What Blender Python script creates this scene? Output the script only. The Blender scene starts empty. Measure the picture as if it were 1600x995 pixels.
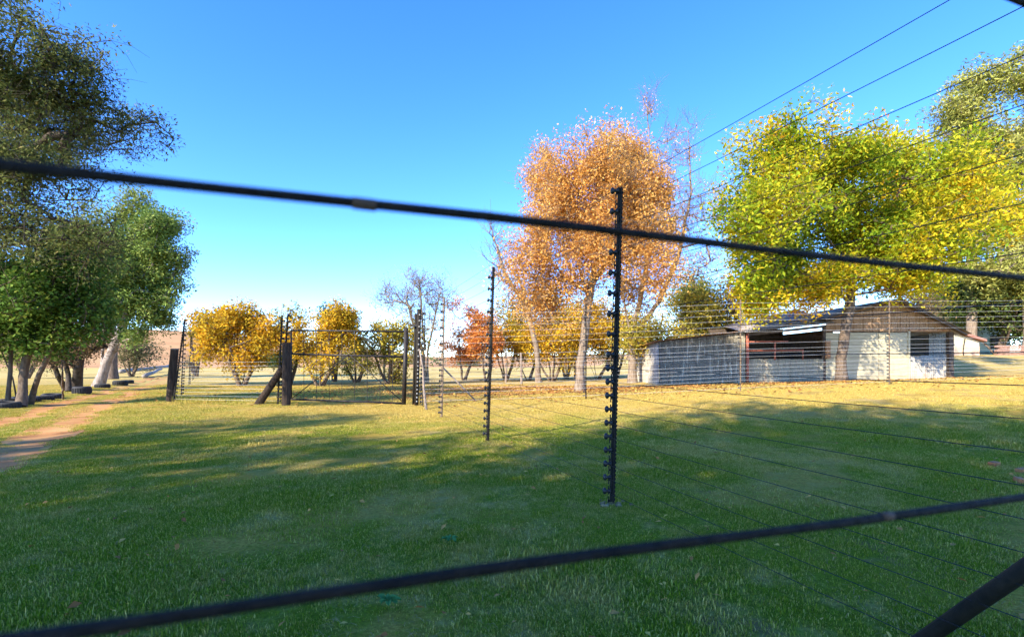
import bpy, math, random
import numpy as np
from mathutils import Vector, Matrix, Euler

# ------------------------------------------------------------------ camera, sky, sun, exposure
scene = bpy.context.scene
COL = scene.collection
F, CX, HY, CZ = 755.6, 800.0, 568.0, 1.06      # focal length in photo pixels, centre column, horizon row, eye height
cam_d = bpy.data.cameras.new('camera')
cam = bpy.data.objects.new('camera', cam_d); COL.objects.link(cam)
cam.location = (0, 0, CZ); cam.rotation_euler = (math.radians(90), 0, 0)
cam_d.lens = 17.0; cam_d.sensor_width = 36.0; cam_d.shift_y = 0.0441
cam_d.clip_start = 0.01; cam_d.clip_end = 5000
cam_d.dof.use_dof = True; cam_d.dof.focus_distance = 7.0; cam_d.dof.aperture_fstop = 8.0
scene.camera = cam

SUN_EL, SUN_AZ = math.radians(31), math.radians(222)     # azimuth clockwise from +Y: low sun behind and left of the camera
world = bpy.data.worlds.new('World'); scene.world = world; world.use_nodes = True
wn = world.node_tree.nodes; wl = world.node_tree.links
bg = wn['Background']; sky = wn.new('ShaderNodeTexSky'); sky.sky_type = 'NISHITA'
sky.sun_disc = False; sky.sun_elevation = SUN_EL; sky.sun_rotation = SUN_AZ
sky.altitude = 1500; sky.air_density = 0.8; sky.dust_density = 0.0; sky.ozone_density = 3.0
hs = wn.new('ShaderNodeHueSaturation'); hs.inputs['Saturation'].default_value = 1.26; hs.inputs['Hue'].default_value = 0.512
wl.new(sky.outputs[0], hs.inputs['Color']); wl.new(hs.outputs[0], bg.inputs[0]); bg.inputs[1].default_value = 0.14
sun_d = bpy.data.lights.new('sun', 'SUN'); sun = bpy.data.objects.new('sun', sun_d); COL.objects.link(sun)
sun_d.energy = 2.55; sun_d.angle = math.radians(0.55); sun_d.color = (1.0, 0.90, 0.74)
sdir = Vector((math.sin(SUN_AZ)*math.cos(SUN_EL), math.cos(SUN_AZ)*math.cos(SUN_EL), math.sin(SUN_EL)))
sun.rotation_euler = sdir.to_track_quat('Z', 'Y').to_euler(); sun.location = (-20, -20, 30)
scene.view_settings.view_transform = 'Standard'; scene.view_settings.look = 'None'
scene.view_settings.gamma = 1.0; scene.view_settings.use_curve_mapping = False
scene.view_settings.exposure = 2.3
scene.cycles.max_bounces = 8; scene.cycles.transparent_max_bounces = 8

rng = np.random.default_rng(7); random.seed(7)

# ------------------------------------------------------------------ helpers
def sst(a, b, x):
    t = np.clip((np.asarray(x, float)-a)/(b-a), 0, 1); return t*t*(3-2*t)
def gz(x, y):
    """height of the ground"""
    x = np.asarray(x, float); y = np.asarray(y, float)
    a = 0.036*np.clip(x+2.5, 0, 22); b = 0.02*np.clip(x-4, 0, 26)
    t = sst(14, 22, y)
    z = (a*(1-t)+b*t)*sst(4, 12, y)
    z = z+1.2*sst(18, 27, x)*sst(24, 35, y)
    z = z+(0.012*np.sin(x*1.9+1.3*np.sin(y*1.1))+0.010*np.sin(y*2.3+x*0.7)+0.02*np.sin(x*.41+2)*np.sin(y*.37))
    # the wheel ruts lie a little lower
    for pts in RUTS:
        z = z-0.045*np.exp(-(dist_poly(x, y, pts)/0.42)**2)
    z = z+0.5*sst(40, 140, y)
    return z
def dist_poly(x, y, pts):
    d = np.full(np.broadcast(x, y).shape, 1e9)
    for (x0, y0), (x1, y1) in zip(pts[:-1], pts[1:]):
        dx, dy = x1-x0, y1-y0
        t = np.clip(((x-x0)*dx+(y-y0)*dy)/(dx*dx+dy*dy), 0, 1)
        d = np.minimum(d, np.hypot(x-x0-t*dx, y-y0-t*dy))
    return d
RUTS = [[(-3.2, 0.5), (-4.3, 3.0), (-5.75, 5.4), (-7.8, 8.4), (-13.0, 16.4), (-17.2, 23.0), (-27, 38), (-40, 62)],
        [(-5.6, 1.0), (-7.0, 4.5), (-9.4, 9.0), (-12.5, 13.6), (-16.4, 20.0), (-20.5, 26), (-29, 39.5), (-41.5, 62)]]
def gzf(x, y): return float(gz(np.array([x]), np.array([y]))[0])
def ray(px, py, Y): return Vector(((px-CX)/F*Y, Y, CZ+(HY-py)/F*Y))
_YS = np.concatenate([np.arange(1, 40, .05), np.arange(40, 200, .5)])
def gp(px, py):
    """the spot on the ground seen at this place of the photograph"""
    X_ = (px-CX)/F*_YS; Z_ = CZ+(HY-py)/F*_YS; k = np.nonzero(Z_ <= gz(X_, _YS))[0]
    if len(k) == 0: return ray(px, py, 120)
    return Vector((X_[k[0]], _YS[k[0]], gzf(X_[k[0]], _YS[k[0]])))
def on(x, y, dz=0.0): return Vector((x, y, gzf(x, y)+dz))

def fast_mesh(name, verts, quads=None, tris=None, face_attr=None, smooth=False):
    me = bpy.data.meshes.new(name)
    verts = np.asarray(verts, np.float32)
    nq = 0 if quads is None else len(quads); nt = 0 if tris is None else len(tris)
    me.vertices.add(len(verts)); me.vertices.foreach_set('co', verts.ravel())
    idx = []
    if nq: idx.append(np.asarray(quads, np.int32).ravel())
    if nt: idx.append(np.asarray(tris, np.int32).ravel())
    idx = np.concatenate(idx)
    me.loops.add(len(idx)); me.loops.foreach_set('vertex_index', idx)
    me.polygons.add(nq+nt)
    tot = np.concatenate([np.full(nq, 4, np.int32), np.full(nt, 3, np.int32)])
    start = np.concatenate([[0], np.cumsum(tot)[:-1]]).astype(np.int32)
    me.polygons.foreach_set('loop_start', start)
    try: me.polygons.foreach_set('loop_total', tot)
    except Exception: pass
    if smooth: me.polygons.foreach_set('use_smooth', np.ones(nq+nt, bool))
    me.update(calc_edges=True)
    for k, v in (face_attr or {}).items():
        a = me.attributes.new(k, 'FLOAT', 'FACE'); a.data.foreach_set('value', np.asarray(v, np.float32))
    return me

def link(name, me, mat, parent=None, loc=None):
    o = bpy.data.objects.new(name, me); COL.objects.link(o)
    if mat is not None and me is not None and len(me.materials) == 0: me.materials.append(mat)
    if parent is not None: o.parent = parent
    if loc is not None: o.location = loc
    return o
def tag(o, label=None, cat=None, group=None, kind=None):
    if label: o['label'] = label
    if cat: o['category'] = cat
    if group: o['group'] = group
    if kind: o['kind'] = kind
    return o
def thing(name, loc, label, cat, group=None):
    o = bpy.data.objects.new(name, None); COL.objects.link(o); o.location = loc
    o.empty_display_size = 0.2
    return tag(o, label, cat, group)
def origin(o):
    v = Vector((0, 0, 0))
    while o is not None: v = v+o.location; o = o.parent
    return v

class MB:
    def __init__(s): s.v = []; s.f = []
    def add(s, vs, fs):
        n = len(s.v); s.v += [tuple(v) for v in vs]; s.f += [tuple(i+n for i in f) for f in fs]; return s
    def box(s, c, size, m=None):
        hx, hy, hz = (k/2 for k in size); m = m or Matrix.Identity(3); c = Vector(c)
        vs = [c+m@Vector((x, y, z)) for x in (-hx, hx) for y in (-hy, hy) for z in (-hz, hz)]
        return s.add(vs, [(0,1,3,2), (4,6,7,5), (0,4,5,1), (2,3,7,6), (0,2,6,4), (1,5,7,3)])
    def span(s, a, b, w, t, up=(0, 0, 1), shift=(0, 0, 0)):
        """a straight bar of w by t from a to b"""
        a = Vector(a)+Vector(shift); b = Vector(b)+Vector(shift); d = (b-a); L = d.length; d.normalize()
        x = d.cross(Vector(up))
        if x.length < 1e-4: x = Vector((1, 0, 0))
        x.normalize(); u = x.cross(d)
        m = Matrix((x, u, d)).transposed()
        return s.box((a+b)/2, (w, t, L), m)
    def tube(s, pts, rs, n=8, cap=True):
        pts = [Vector(p) for p in pts]
        if not hasattr(rs, '__len__'): rs = [rs]*len(pts)
        base = len(s.v); ref = None
        for i, p in enumerate(pts):
            d = (pts[min(i+1, len(pts)-1)]-pts[max(i-1, 0)]).normalized()
            if ref is None:
                ref = Vector((1, 0, 0)) if abs(d.x) < .8 else Vector((0, 1, 0))
            x = (ref-d*ref.dot(d)).normalized(); y = d.cross(x); ref = x
            for k in range(n):
                a = 2*math.pi*k/n; s.v.append(tuple(p+(x*math.cos(a)+y*math.sin(a))*rs[i]))
        for i in range(len(pts)-1):
            for k in range(n):
                a = base+i*n+k; b = base+i*n+(k+1) % n
                s.f.append((a, b, b+n, a+n))
        if cap:
            s.f.append(tuple(base+k for k in range(n))[::-1]); s.f.append(tuple(base+(len(pts)-1)*n+k for k in range(n)))
        return s
    def lathe(s, prof, c, n=16, m=None):
        """profile (radius, height) turned about z"""
        m = m or Matrix.Identity(3); base = len(s.v); c = Vector(c)
        for r, z in prof:
            for k in range(n):
                a = 2*math.pi*k/n; s.v.append(tuple(c+m@Vector((r*math.cos(a), r*math.sin(a), z))))
        for i in range(len(prof)-1):
            for k in range(n):
                a = base+i*n+k; b = base+i*n+(k+1) % n
                s.f.append((a, b, b+n, a+n))
        return s
    def prism(s, poly, y0, y1):
        """polygon in x,z pushed from y0 to y1"""
        n = len(poly)
        vs = [(x, y0, z) for x, z in poly]+[(x, y1, z) for x, z in poly]
        return s.add(vs, [tuple(range(n)), tuple(range(2*n-1, n-1, -1))]+[(i, i+n, (i+1) % n+n, (i+1) % n) for i in range(n)])
    def build(s, name, mat, parent=None, loc=None, smooth=False):
        me = bpy.data.meshes.new(name)
        o0 = origin(parent) if parent is not None else Vector(loc or (0, 0, 0))
        if loc is not None and parent is not None: o0 = o0+Vector(loc)
        me.from_pydata([tuple(Vector(v)-o0) for v in s.v], [], s.f)
        if smooth: me.polygons.foreach_set('use_smooth', [True]*len(me.polygons))
        me.update()
        return link(name, me, mat, parent, loc)

# ------------------------------------------------------------------ materials
class NT:
    def __init__(s, name):
        s.m = bpy.data.materials.new(name); s.m.use_nodes = True
        s.n = s.m.node_tree.nodes; s.l = s.m.node_tree.links
        s.b = s.n['Principled BSDF']; s.out = s.n['Material Output']
    def new(s, t, **kw):
        nd = s.n.new('ShaderNode'+t)
        for k, v in kw.items(): setattr(nd, k, v)
        return nd
    def con(s, a, b): s.l.new(a, b)
    def noise(s, scale, detail=4, rough=.55, vec=None, dist=0):
        nd = s.new('TexNoise'); nd.inputs['Scale'].default_value = scale
        nd.inputs['Detail'].default_value = detail; nd.inputs['Roughness'].default_value = rough
        nd.inputs['Distortion'].default_value = dist
        if vec is not None: s.con(vec, nd.inputs['Vector'])
        return nd.outputs['Fac']
    def ramp(s, fac, stops, interp='LINEAR'):
        nd = s.new('ValToRGB'); e = nd.color_ramp.elements; nd.color_ramp.interpolation = interp
        while len(e) < len(stops): e.new(0.5)
        for k, (p, c) in enumerate(stops):
            e[k].position = p
            e[k].color = (c, c, c, 1) if not hasattr(c, '__len__') else (*c, 1)
        s.con(fac, nd.inputs[0]); return nd.outputs[0]
    def mix(s, fac, a, b, mode='MIX'):
        nd = s.new('Mix', data_type='RGBA', blend_type=mode)
        for inp, v in ((nd.inputs[0], fac), (nd.inputs[6], a), (nd.inputs[7], b)):
            if hasattr(v, 'links'): s.con(v, inp)
            elif hasattr(v, '__len__'): inp.default_value = (*v, 1)
            else: inp.default_value = v
        return nd.outputs[2]
    def math(s, op, a, b=0.0, clamp=False):
        nd = s.new('Math', operation=op); nd.use_clamp = clamp
        for inp, v in ((nd.inputs[0], a), (nd.inputs[1], b)):
            if hasattr(v, 'links'): s.con(v, inp)
            else: inp.default_value = v
        return nd.outputs[0]
    def mapr(s, v, a, b, c=0.0, d=1.0):
        nd = s.new('MapRange', interpolation_type='SMOOTHSTEP'); s.con(v, nd.inputs[0])
        for i, k in enumerate((a, b, c, d)): nd.inputs[i+1].default_value = k
        return nd.outputs[0]
    def pos(s): return s.new('NewGeometry').outputs['Position']
    def attr(s, name): return s.new('Attribute', attribute_name=name).outputs['Fac']
    def bump(s, h, strength=.3, dist=.02):
        nd = s.new('Bump'); nd.inputs['Strength'].default_value = strength; nd.inputs['Distance'].default_value = dist
        s.con(h, nd.inputs['Height']); s.con(nd.outputs[0], s.b.inputs['Normal'])
    def col(s, c):
        if hasattr(c, 'links'): s.con(c, s.b.inputs['Base Color'])
        else: s.b.inputs['Base Color'].default_value = (*c, 1)
    def rough(s, r, metal=0.0, spec=None):
        s.b.inputs['Roughness'].default_value = r; s.b.inputs['Metallic'].default_value = metal
        if spec is not None: s.b.inputs['Specular IOR Level'].default_value = spec

def simple(name, c1, c2, scale=6.0, rough=.7, metal=0.0, bump=.2, stretch=None, spec=None):
    t = NT(name); vec = t.pos()
    if stretch:
        mp = t.new('Mapping'); mp.inputs['Scale'].default_value = stretch; t.con(vec, mp.inputs[0]); vec = mp.outputs[0]
    f = t.noise(scale, 6, .6, vec)
    t.col(t.ramp(f, [(.32, c1), (.68, c2)])); t.rough(rough, metal, spec); t.bump(f, bump, .02)
    return t.m

def dry_and_sunlit(t, pos):
    """how dead the turf is, by place: worn patches near, straw plus the painted tan of sunlit lawn further out and to the right"""
    sp = t.new('SeparateXYZ'); t.con(pos, sp.inputs[0]); x, y = sp.outputs[0], sp.outputs[1]
    n1 = t.noise(.55, 5, .62, pos, .6); n2 = t.noise(2.6, 4, .6, pos)
    n3 = t.noise(9.0, 3, .6, pos)
    patch = t.math('ADD', t.math('ADD', t.math('MULTIPLY', n1, .52), t.math('MULTIPLY', n2, .30)), t.math('MULTIPLY', n3, .18))
    patch = t.mapr(patch, .46, .60)
    far = t.math('MULTIPLY', t.mapr(y, 6.5, 10.5), t.mapr(x, -9, -1, .38, .95))  # partly dead turf, partly the sunlit lawn's tan put into the colour
    far2 = t.mapr(y, 16, 26, 0, .35)
    d = t.math('ADD', t.math('MULTIPLY', patch, .80), t.math('ADD', far, far2), True)
    return d, x, y

def litter_mask(t, x, y, pos):
    """where fallen leaves cover the ground, under the trees in the middle distance"""
    a = t.math('POWER', t.math('DIVIDE', t.math('SUBTRACT', x, 4.0), 9.5), 2)
    b = t.math('POWER', t.math('DIVIDE', t.math('SUBTRACT', y, 19.0), 5.0), 2)
    e = t.math('ADD', a, b); e = t.math('ADD', e, t.math('MULTIPLY', t.noise(1.1, 4, .6, pos), .9))
    return t.mapr(e, 1.75, .75)

M = {}
# lawn soil and turf seen from above
t = NT('lawn'); p = t.pos(); d, x, y = dry_and_sunlit(t, p)
fine = t.noise(38, 5, .7, p); mid = t.noise(7, 4, .6, p)
green = t.ramp(fine, [(.3, (.085, .11, .010)), (.7, (.21, .25, .018))])
straw = t.ramp(fine, [(.3, (.27, .185, .055)), (.7, (.60, .45, .17))])
c = t.mix(d, green, straw)
lit = t.ramp(t.noise(24, 3, .7, p), [(.35, (.24, .10, .03)), (.6, (.46, .22, .07)), (.75, (.55, .34, .14))])
c = t.mix(t.math('MULTIPLY', litter_mask(t, x, y, p), 1.0), c, lit)
c = t.mix(t.mapr(t.noise(1.6, 5, .65, p), .57, .68, 0, .8), c, (.24, .15, .07))
c = t.mix(t.math('MULTIPLY', t.attr('worn'), t.mapr(t.noise(11, 4, .7, p), .3, .6, .35, 1.0)), c, t.ramp(t.noise(55, 4, .7, p), [(.3, (.20, .12, .018)), (.7, (.52, .36, .07))]))
field = t.ramp(t.noise(.09, 5, .6, p), [(.35, (.38, .28, .09)), (.55, (.52, .39, .14)), (.7, (.40, .37, .10))])
c = t.mix(t.mapr(y, 24, 36), c, field)
t.col(c); t.rough(1.0, spec=.03); t.bump(t.math('ADD', fine, mid), .7, .03); M['lawn'] = t.m
# red dirt of the track
t = NT('dirt'); p = t.pos()
f1 = t.noise(1.4, 5, .6, p); f2 = t.noise(30, 4, .7, p)
c = t.ramp(f1, [(.35, (.35, .15, .05)), (.65, (.53, .29, .11))])
c = t.mix(t.mapr(f2, .55, .75, 0, .5), c, (.57, .41, .22)); t.col(c); t.rough(.95, spec=.1); t.bump(f2, .5, .02); M['dirt'] = t.m
# far hillside
t = NT('hill_grass'); p = t.pos()
mp = t.new('Mapping'); mp.inputs['Scale'].default_value = (.012, .012, .25); t.con(p, mp.inputs[0])
c = t.ramp(t.noise(2.2, 6, .6, mp.outputs[0]), [(.3, (.33, .18, .08)), (.55, (.45, .26, .12)), (.75, (.42, .28, .12))])
t.col(c); t.rough(1, spec=.05); M['hill'] = t.m
# grass blades
t = NT('grass_blade'); p = t.pos(); d, x, y = dry_and_sunlit(t, p); a = t.attr('tint')
dd = t.math('ADD', t.math('MULTIPLY', d, .85), t.mapr(a, .55, 1.0, 0, .75), True)
green = t.ramp(a, [(0, (.125, .18, .009)), (.5, (.235, .305, .017)), (1, (.36, .38, .036))])
straw = t.ramp(a, [(0, (.43, .29, .062)), (1, (.74, .56, .165))])
c = t.mix(dd, green, straw); t.col(c); t.rough(.8, spec=.06)
tr = t.new('BsdfTranslucent'); t.con(c, tr.inputs[0]); ms = t.new('MixShader'); ms.inputs[0].default_value = .3
t.con(t.b.outputs[0], ms.inputs[1]); t.con(tr.outputs[0], ms.inputs[2]); t.con(ms.outputs[0], t.out.inputs[0]); M['blade'] = t.m

def leaf_mat(name, stops, trans=.35, rough=.7):
    t = NT(name); c = t.ramp(t.attr('tint'), stops)
    t.col(c); t.rough(rough, spec=.08)
    tr = t.new('BsdfTranslucent'); t.con(c, tr.inputs[0])
    ms = t.new('MixShader'); ms.inputs[0].default_value = trans
    t.con(t.b.outputs[0], ms.inputs[1]); t.con(tr.outputs[0], ms.inputs[2]); t.con(ms.outputs[0], t.out.inputs[0])
    return t.m
L = {
 'thorn': leaf_mat('thorn_leaf', [(0, (.06, .08, .02)), (.5, (.14, .165, .045)), (.85, (.26, .25, .08)), (1, (.38, .25, .10))]),
 'broad': leaf_mat('broad_leaf', [(0, (.045, .095, .018)), (.6, (.11, .20, .032)), (1, (.30, .34, .06))]),
 'cypress': leaf_mat('cypress_leaf', [(0, (.06, .11, .025)), (.5, (.17, .25, .05)), (1, (.36, .40, .10))], .2),
 'pepper': leaf_mat('pepper_leaf', [(0, (.10, .14, .03)), (.5, (.20, .25, .05)), (1, (.32, .35, .09))]),
 'brown': leaf_mat('brown_leaf', [(0, (.10, .085, .04)), (.5, (.19, .14, .065)), (1, (.36, .21, .11))]),
 'yellow': leaf_mat('yellow_leaf', [(0, (.26, .23, .03)), (.35, (.55, .38, .03)), (.7, (.74, .45, .03)), (1, (.72, .31, .025))]),
 'lime': leaf_mat('lime_leaf', [(0, (.20, .21, .04)), (.45, (.42, .36, .05)), (.8, (.62, .44, .06)), (1, (.60, .30, .05))]),
 'olive': leaf_mat('olive_leaf', [(0, (.11, .12, .05)), (.6, (.20, .20, .09)), (1, (.36, .26, .14))]),
 'amber': leaf_mat('amber_leaf', [(0, (.46, .15, .05)), (.5, (.70, .26, .06)), (1, (.76, .42, .10))]),
 'orange': leaf_mat('orange_leaf', [(0, (.51, .235, .06)), (.4, (.70, .365, .09)), (.75, (.78, .465, .13)), (1, (.82, .57, .23))]),
 'mixed': leaf_mat('mixed_leaf', [(0, (.09, .18, .014)), (.34, (.27, .37, .022)), (.56, (.55, .50, .026)), (.76, (.80, .56, .03)), (1, (.80, .35, .025))], .45),
 'pine': leaf_mat('pine_leaf', [(0, (.15, .17, .035)), (.5, (.33, .33, .07)), (1, (.52, .48, .13))], .25),
 'dark': leaf_mat('dark_leaf', [(0, (.03, .06, .016)), (.6, (.10, .14, .035)), (1, (.28, .29, .08))]),
 'litter': leaf_mat('litter_leaf', [(0, (.22, .085, .03)), (.4, (.42, .19, .05)), (.75, (.58, .32, .09)), (1, (.66, .48, .10))], .2),
 'weed': leaf_mat('weed_leaf', [(0, (.10, .24, .06)), (1, (.20, .38, .12))], .2),
}
def bark(name, c1, c2): return simple(name, c1, c2, 5.0, .9, 0, .8, (3, 3, .7), .15)
B = {'grey': bark('grey_bark', (.13, .095, .065), (.30, .23, .165)), 'pale': bark('pale_bark', (.16, .12, .095), (.42, .35, .29)),
     'brown': bark('brown_bark', (.075, .055, .04), (.19, .14, .10)), 'dark': bark('dark_bark', (.035, .027, .02), (.10, .078, .06)),
     'warm': bark('warm_bark', (.19, .13, .085), (.38, .28, .20)), 'twig': bark('twig_bark', (.22, .165, .11), (.38, .31, .22))}
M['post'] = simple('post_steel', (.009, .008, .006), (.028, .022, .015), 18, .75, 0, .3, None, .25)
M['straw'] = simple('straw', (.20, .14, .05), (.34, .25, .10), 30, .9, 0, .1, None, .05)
M['post_lit'] = simple('sunlit_post_steel', (.14, .095, .055), (.27, .19, .12), 14, .7, .2, .2)  # pale copy of the post steel, sunlight put into its colour
M['insulator'] = simple('insulator_plastic', (.006, .006, .006), (.016, .015, .014), 20, .5, 0, .05)
M['insulator_white'] = simple('white_insulator_plastic', (.22, .22, .21), (.36, .36, .34), 20, .4, 0, .05)
M['wire_dark'] = simple('dark_wire', (.010, .010, .012), (.035, .03, .028), 60, .45, .6, .2)
M['wire_fg'] = simple('grimy_wire', (.004, .0035, .003), (.020, .014, .010), 90, .75, 0, .6, None, .2)
M['wire_light'] = simple('galvanised_wire', (.48, .48, .46), (.64, .64, .62), 30, .4, .0, .1)
M['wood_post'] = simple('creosoted_wood', (.018, .012, .009), (.065, .045, .032), 7, .9, 0, .6, (4, 4, .5), .2)
M['wood_grey'] = simple('weathered_wood', (.16, .12, .09), (.34, .27, .21), 7, .9, 0, .6, (4, 4, .5), .2)
M['gate'] = simple('gate_steel', (.012, .010, .010), (.040, .032, .026), 14, .6, .3, .2)
M['pipe_red'] = simple('red_oxide_pipe', (.30, .075, .045), (.46, .15, .09), 9, .7, 0, .2)
M['tyre'] = simple('tyre_rubber', (.012, .012, .012), (.045, .042, .04), 12, .85, 0, .3)
M['iron'] = simple('galvanised_iron', (.24, .225, .20), (.42, .40, .36), 2.2, .65, .05, .15, (3, 3, .5))
M['iron_pale'] = simple('pale_painted_iron', (.30, .295, .24), (.44, .43, .35), 2.2, .65, .05, .15, (3, 3, .5))
def rusty(name, c1, c2, amount):
    t = NT(name); p = t.pos(); mp = t.new('Mapping'); mp.inputs['Scale'].default_value = (1, 1, .25); t.con(p, mp.inputs[0])
    f = t.noise(4.0, 6, .65, mp.outputs[0]); g = t.noise(1.7, 6, .7, mp.outputs[0], .5)
    c = t.ramp(f, [(.3, c1), (.7, c2)])
    c = t.mix(t.mapr(g, .60-amount, .72-amount, 0, .75), c, (.20, .10, .05)); t.col(c); t.rough(.7, 0); t.bump(f, .15, .01); return t.m
M['iron'] = rusty('galvanised_iron', (.24, .21, .16), (.44, .40, .32), .02)
M['iron_pale'] = rusty('pale_painted_iron', (.22, .20, .14), (.35, .32, .23), .03)
t = NT('dappled_iron'); p = t.pos()  # pale flecks on dark: dappled branch shade put into the colour
mp = t.new('Mapping'); mp.inputs['Scale'].default_value = (1, 1, .12); t.con(p, mp.inputs[0])
s1 = t.noise(7.5, 6, .75, mp.outputs[0]); s2 = t.noise(1.1, 3, .5, mp.outputs[0])
c = t.ramp(s1, [(.42, (.12, .10, .07)), (.56, (.21, .18, .13)), (.64, (.56, .50, .38))])
c = t.mix(t.mapr(s2, .35, .65, 0, .35), c, (.26, .23, .17)); t.col(c); t.rough(.75, 0); M['iron_dapple'] = t.m
t = NT('roof_iron'); p = t.pos()
c = t.ramp(t.noise(1.6, 6, .65, p, 1), [(.35, (.20, .125, .08)), (.48, (.30, .24, .19)), (.62, (.40, .38, .35)), (.75, (.24, .23, .22))])
t.col(c); t.rough(.75, 0, .2); M['roof_iron'] = t.m
M['rust_edge'] = simple('rusted_iron', (.24, .11, .05), (.42, .24, .12), 6, .85, 0, .2)
M['rust_patch'] = simple('dull_rust', (.04, .022, .012), (.09, .05, .026), 60, .8, 0, .2)
M['white_board'] = simple('white_painted_board', (.37, .325, .20), (.48, .42, .28), 3, .7, 0, .12, (1, 1, 4))
M['brown_board'] = simple('brown_cladding', (.23, .135, .065), (.36, .22, .12), 4, .85, 0, .3, (3, 3, .6))
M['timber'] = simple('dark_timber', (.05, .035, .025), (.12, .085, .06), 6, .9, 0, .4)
M['green_wall'] = simple('pale_green_plaster', (.40, .50, .36), (.54, .62, .47), 1.5, .9, 0, .1)
M['cream_wall'] = simple('cream_plaster', (.52, .45, .28), (.64, .52, .36), 1.2, .9, 0, .1)
M['pink_wall'] = simple('pinkish_plaster', (.55, .36, .23), (.66, .45, .30), 1.2, .9, 0, .1)
M['house_roof'] = simple('pale_roof_iron', (.50, .52, .56), (.70, .71, .74), 2, .45, .2, .1)
M['red_roof'] = simple('red_brown_roof', (.26, .10, .07), (.38, .19, .13), 5, .8, 0, .2)
M['brick'] = simple('brown_brick', (.20, .11, .075), (.36, .21, .15), 9, .9, 0, .3)
M['red_brick'] = simple('red_brick', (.30, .10, .03), (.42, .18, .06), 14, .9, 0, .3)
M['concrete'] = simple('earthy_concrete', (.14, .10, .04), (.30, .22, .10), 16, .95, 0, .6)
M['log'] = simple('grey_log', (.15, .13, .11), (.36, .32, .28), 8, .9, 0, .5)
M['soil_floor'] = simple('shed_floor', (.14, .09, .06), (.24, .16, .10), 5, .95, 0, .4)

# ------------------------------------------------------------------ ground, track, hill
def axis(lo, hi, near, fine, growth):
    a = [0.0]
    while a[-1] < hi: a.append(a[-1]+(fine if a[-1] < near else min(60, (a[-1]-a[-2])*growth)))
    b = [0.0]
    while b[-1] < -lo: b.append(b[-1]+(fine if b[-1] < near else min(60, (b[-1]-b[-2])*growth)))
    return np.array([-k for k in b[:0:-1]]+a)
xs = axis(-1500, 1500, 14, .24, 1.10); ys = axis(-60, 2500, 16, .24, 1.10)
gx, gy = np.meshgrid(xs, ys); zz = gz(gx, gy)
nx, ny = len(xs), len(ys)
ii = np.arange(nx-1)[None, :]+nx*np.arange(ny-1)[:, None]
q = np.stack([ii, ii+1, ii+1+nx, ii+nx], -1).reshape(-1, 4)
gme = fast_mesh('ground', np.stack([gx, gy, zz], -1).reshape(-1, 3), q, smooth=True)
tag(link('ground', gme, M['lawn']), kind='structure')
def lump(x, y):
    return (np.sin(x*1.3+1.7*np.sin(y*.9+.4))*np.sin(y*1.7+1.1*np.sin(x*1.1))+.6*np.sin(x*3.1+y*1.2)*np.sin(y*3.7-x*.8)+.4*np.sin(x*7.1+2)*np.sin(y*6.3+x*2))

wa = gme.attributes.new('worn', 'FLOAT', 'POINT'); wa.data.foreach_set('value', (sst(.35, .85, lump(gx, gy))*(1-sst(10, 16, gy))).ravel().astype(np.float32))

def rut_mesh(pts, w, seed):
    r = np.random.default_rng(seed); P = []
    for (x0, y0), (x1, y1) in zip(pts[:-1], pts[1:]):
        n = max(2, int(math.hypot(x1-x0, y1-y0)/.16))
        for k in range(n): P.append((x0+(x1-x0)*k/n, y0+(y1-y0)*k/n))
    P = np.array(P)
    for _ in range(14): P[1:-1] = (P[:-2]+P[1:-1]+P[2:])/3
    d = np.gradient(P, axis=0); d /= np.linalg.norm(d, axis=1)[:, None]; nrm = np.stack([-d[:, 1], d[:, 0]], 1)
    def wob(): 
        k = r.normal(0, 1, len(P)); a = np.convolve(k, np.ones(9)/9, 'same')*.28; return a+r.normal(0, .035, len(P))
    rows = []
    lw, rw = w*(1+wob()*1.1), w*(1+wob()*1.1)
    for s in (-1, -.5, 0, .5, 1):
        off = np.where(s < 0, lw, rw)*s
        Q = P+nrm*off[:, None]; z = gz(Q[:, 0], Q[:, 1])+.012-.010*abs(s)
        rows.append(np.stack([Q[:, 0], Q[:, 1], z], 1))
    V = np.stack(rows, 1).reshape(-1, 3); m = 5
    i = np.arange(len(P)-1)[:, None]*m+np.arange(4)[None, :]
    return fast_mesh('dirt_track', V, np.stack([i, i+1, i+1+m, i+m], -1).reshape(-1, 4), smooth=True)
for k, pts in enumerate(RUTS):
    tag(link('dirt_track', rut_mesh(pts, (.36, .30)[k], 3+k), M['dirt']), kind='structure')

# far hillside: rises to the left beyond the field
hx = np.linspace(-420, 420, 90); hy = np.linspace(70, 420, 50)
HX, HYY = np.meshgrid(hx, hy)
ratio = np.clip(HX/170*F+CX, -900, 2600)
crest = np.interp(ratio, [-900, 0, 180, 260, 330, 450, 560, 700, 900, 1200, 2600], [20, 16, 14.5, 13.4, 11.2, 7.4, 5.0, 4.0, 4.0, 5.0, 6])
H = crest*sst(78, 190, HYY)-.6*(1-sst(70, 84, HYY))+.5*np.sin(HX*.05)*sst(80, 150, HYY)
ii = np.arange(89)[None, :]+90*np.arange(49)[:, None]
tag(link('hill', fast_mesh('hill', np.stack([HX, HYY, H], -1).reshape(-1, 3), np.stack([ii, ii+1, ii+91, ii+90], -1).reshape(-1, 4), smooth=True), M['hill']), kind='structure')

# ------------------------------------------------------------------ shed
SY = 23.0
def sx(px): return (px-CX)/F*SY
def sz(py): return CZ+(HY-py)/F*SY
shed = thing('shed', on(sx(1250), SY), 'long corrugated iron farm shed with open stall and white gable end behind the yellow tree', 'shed')

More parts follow.
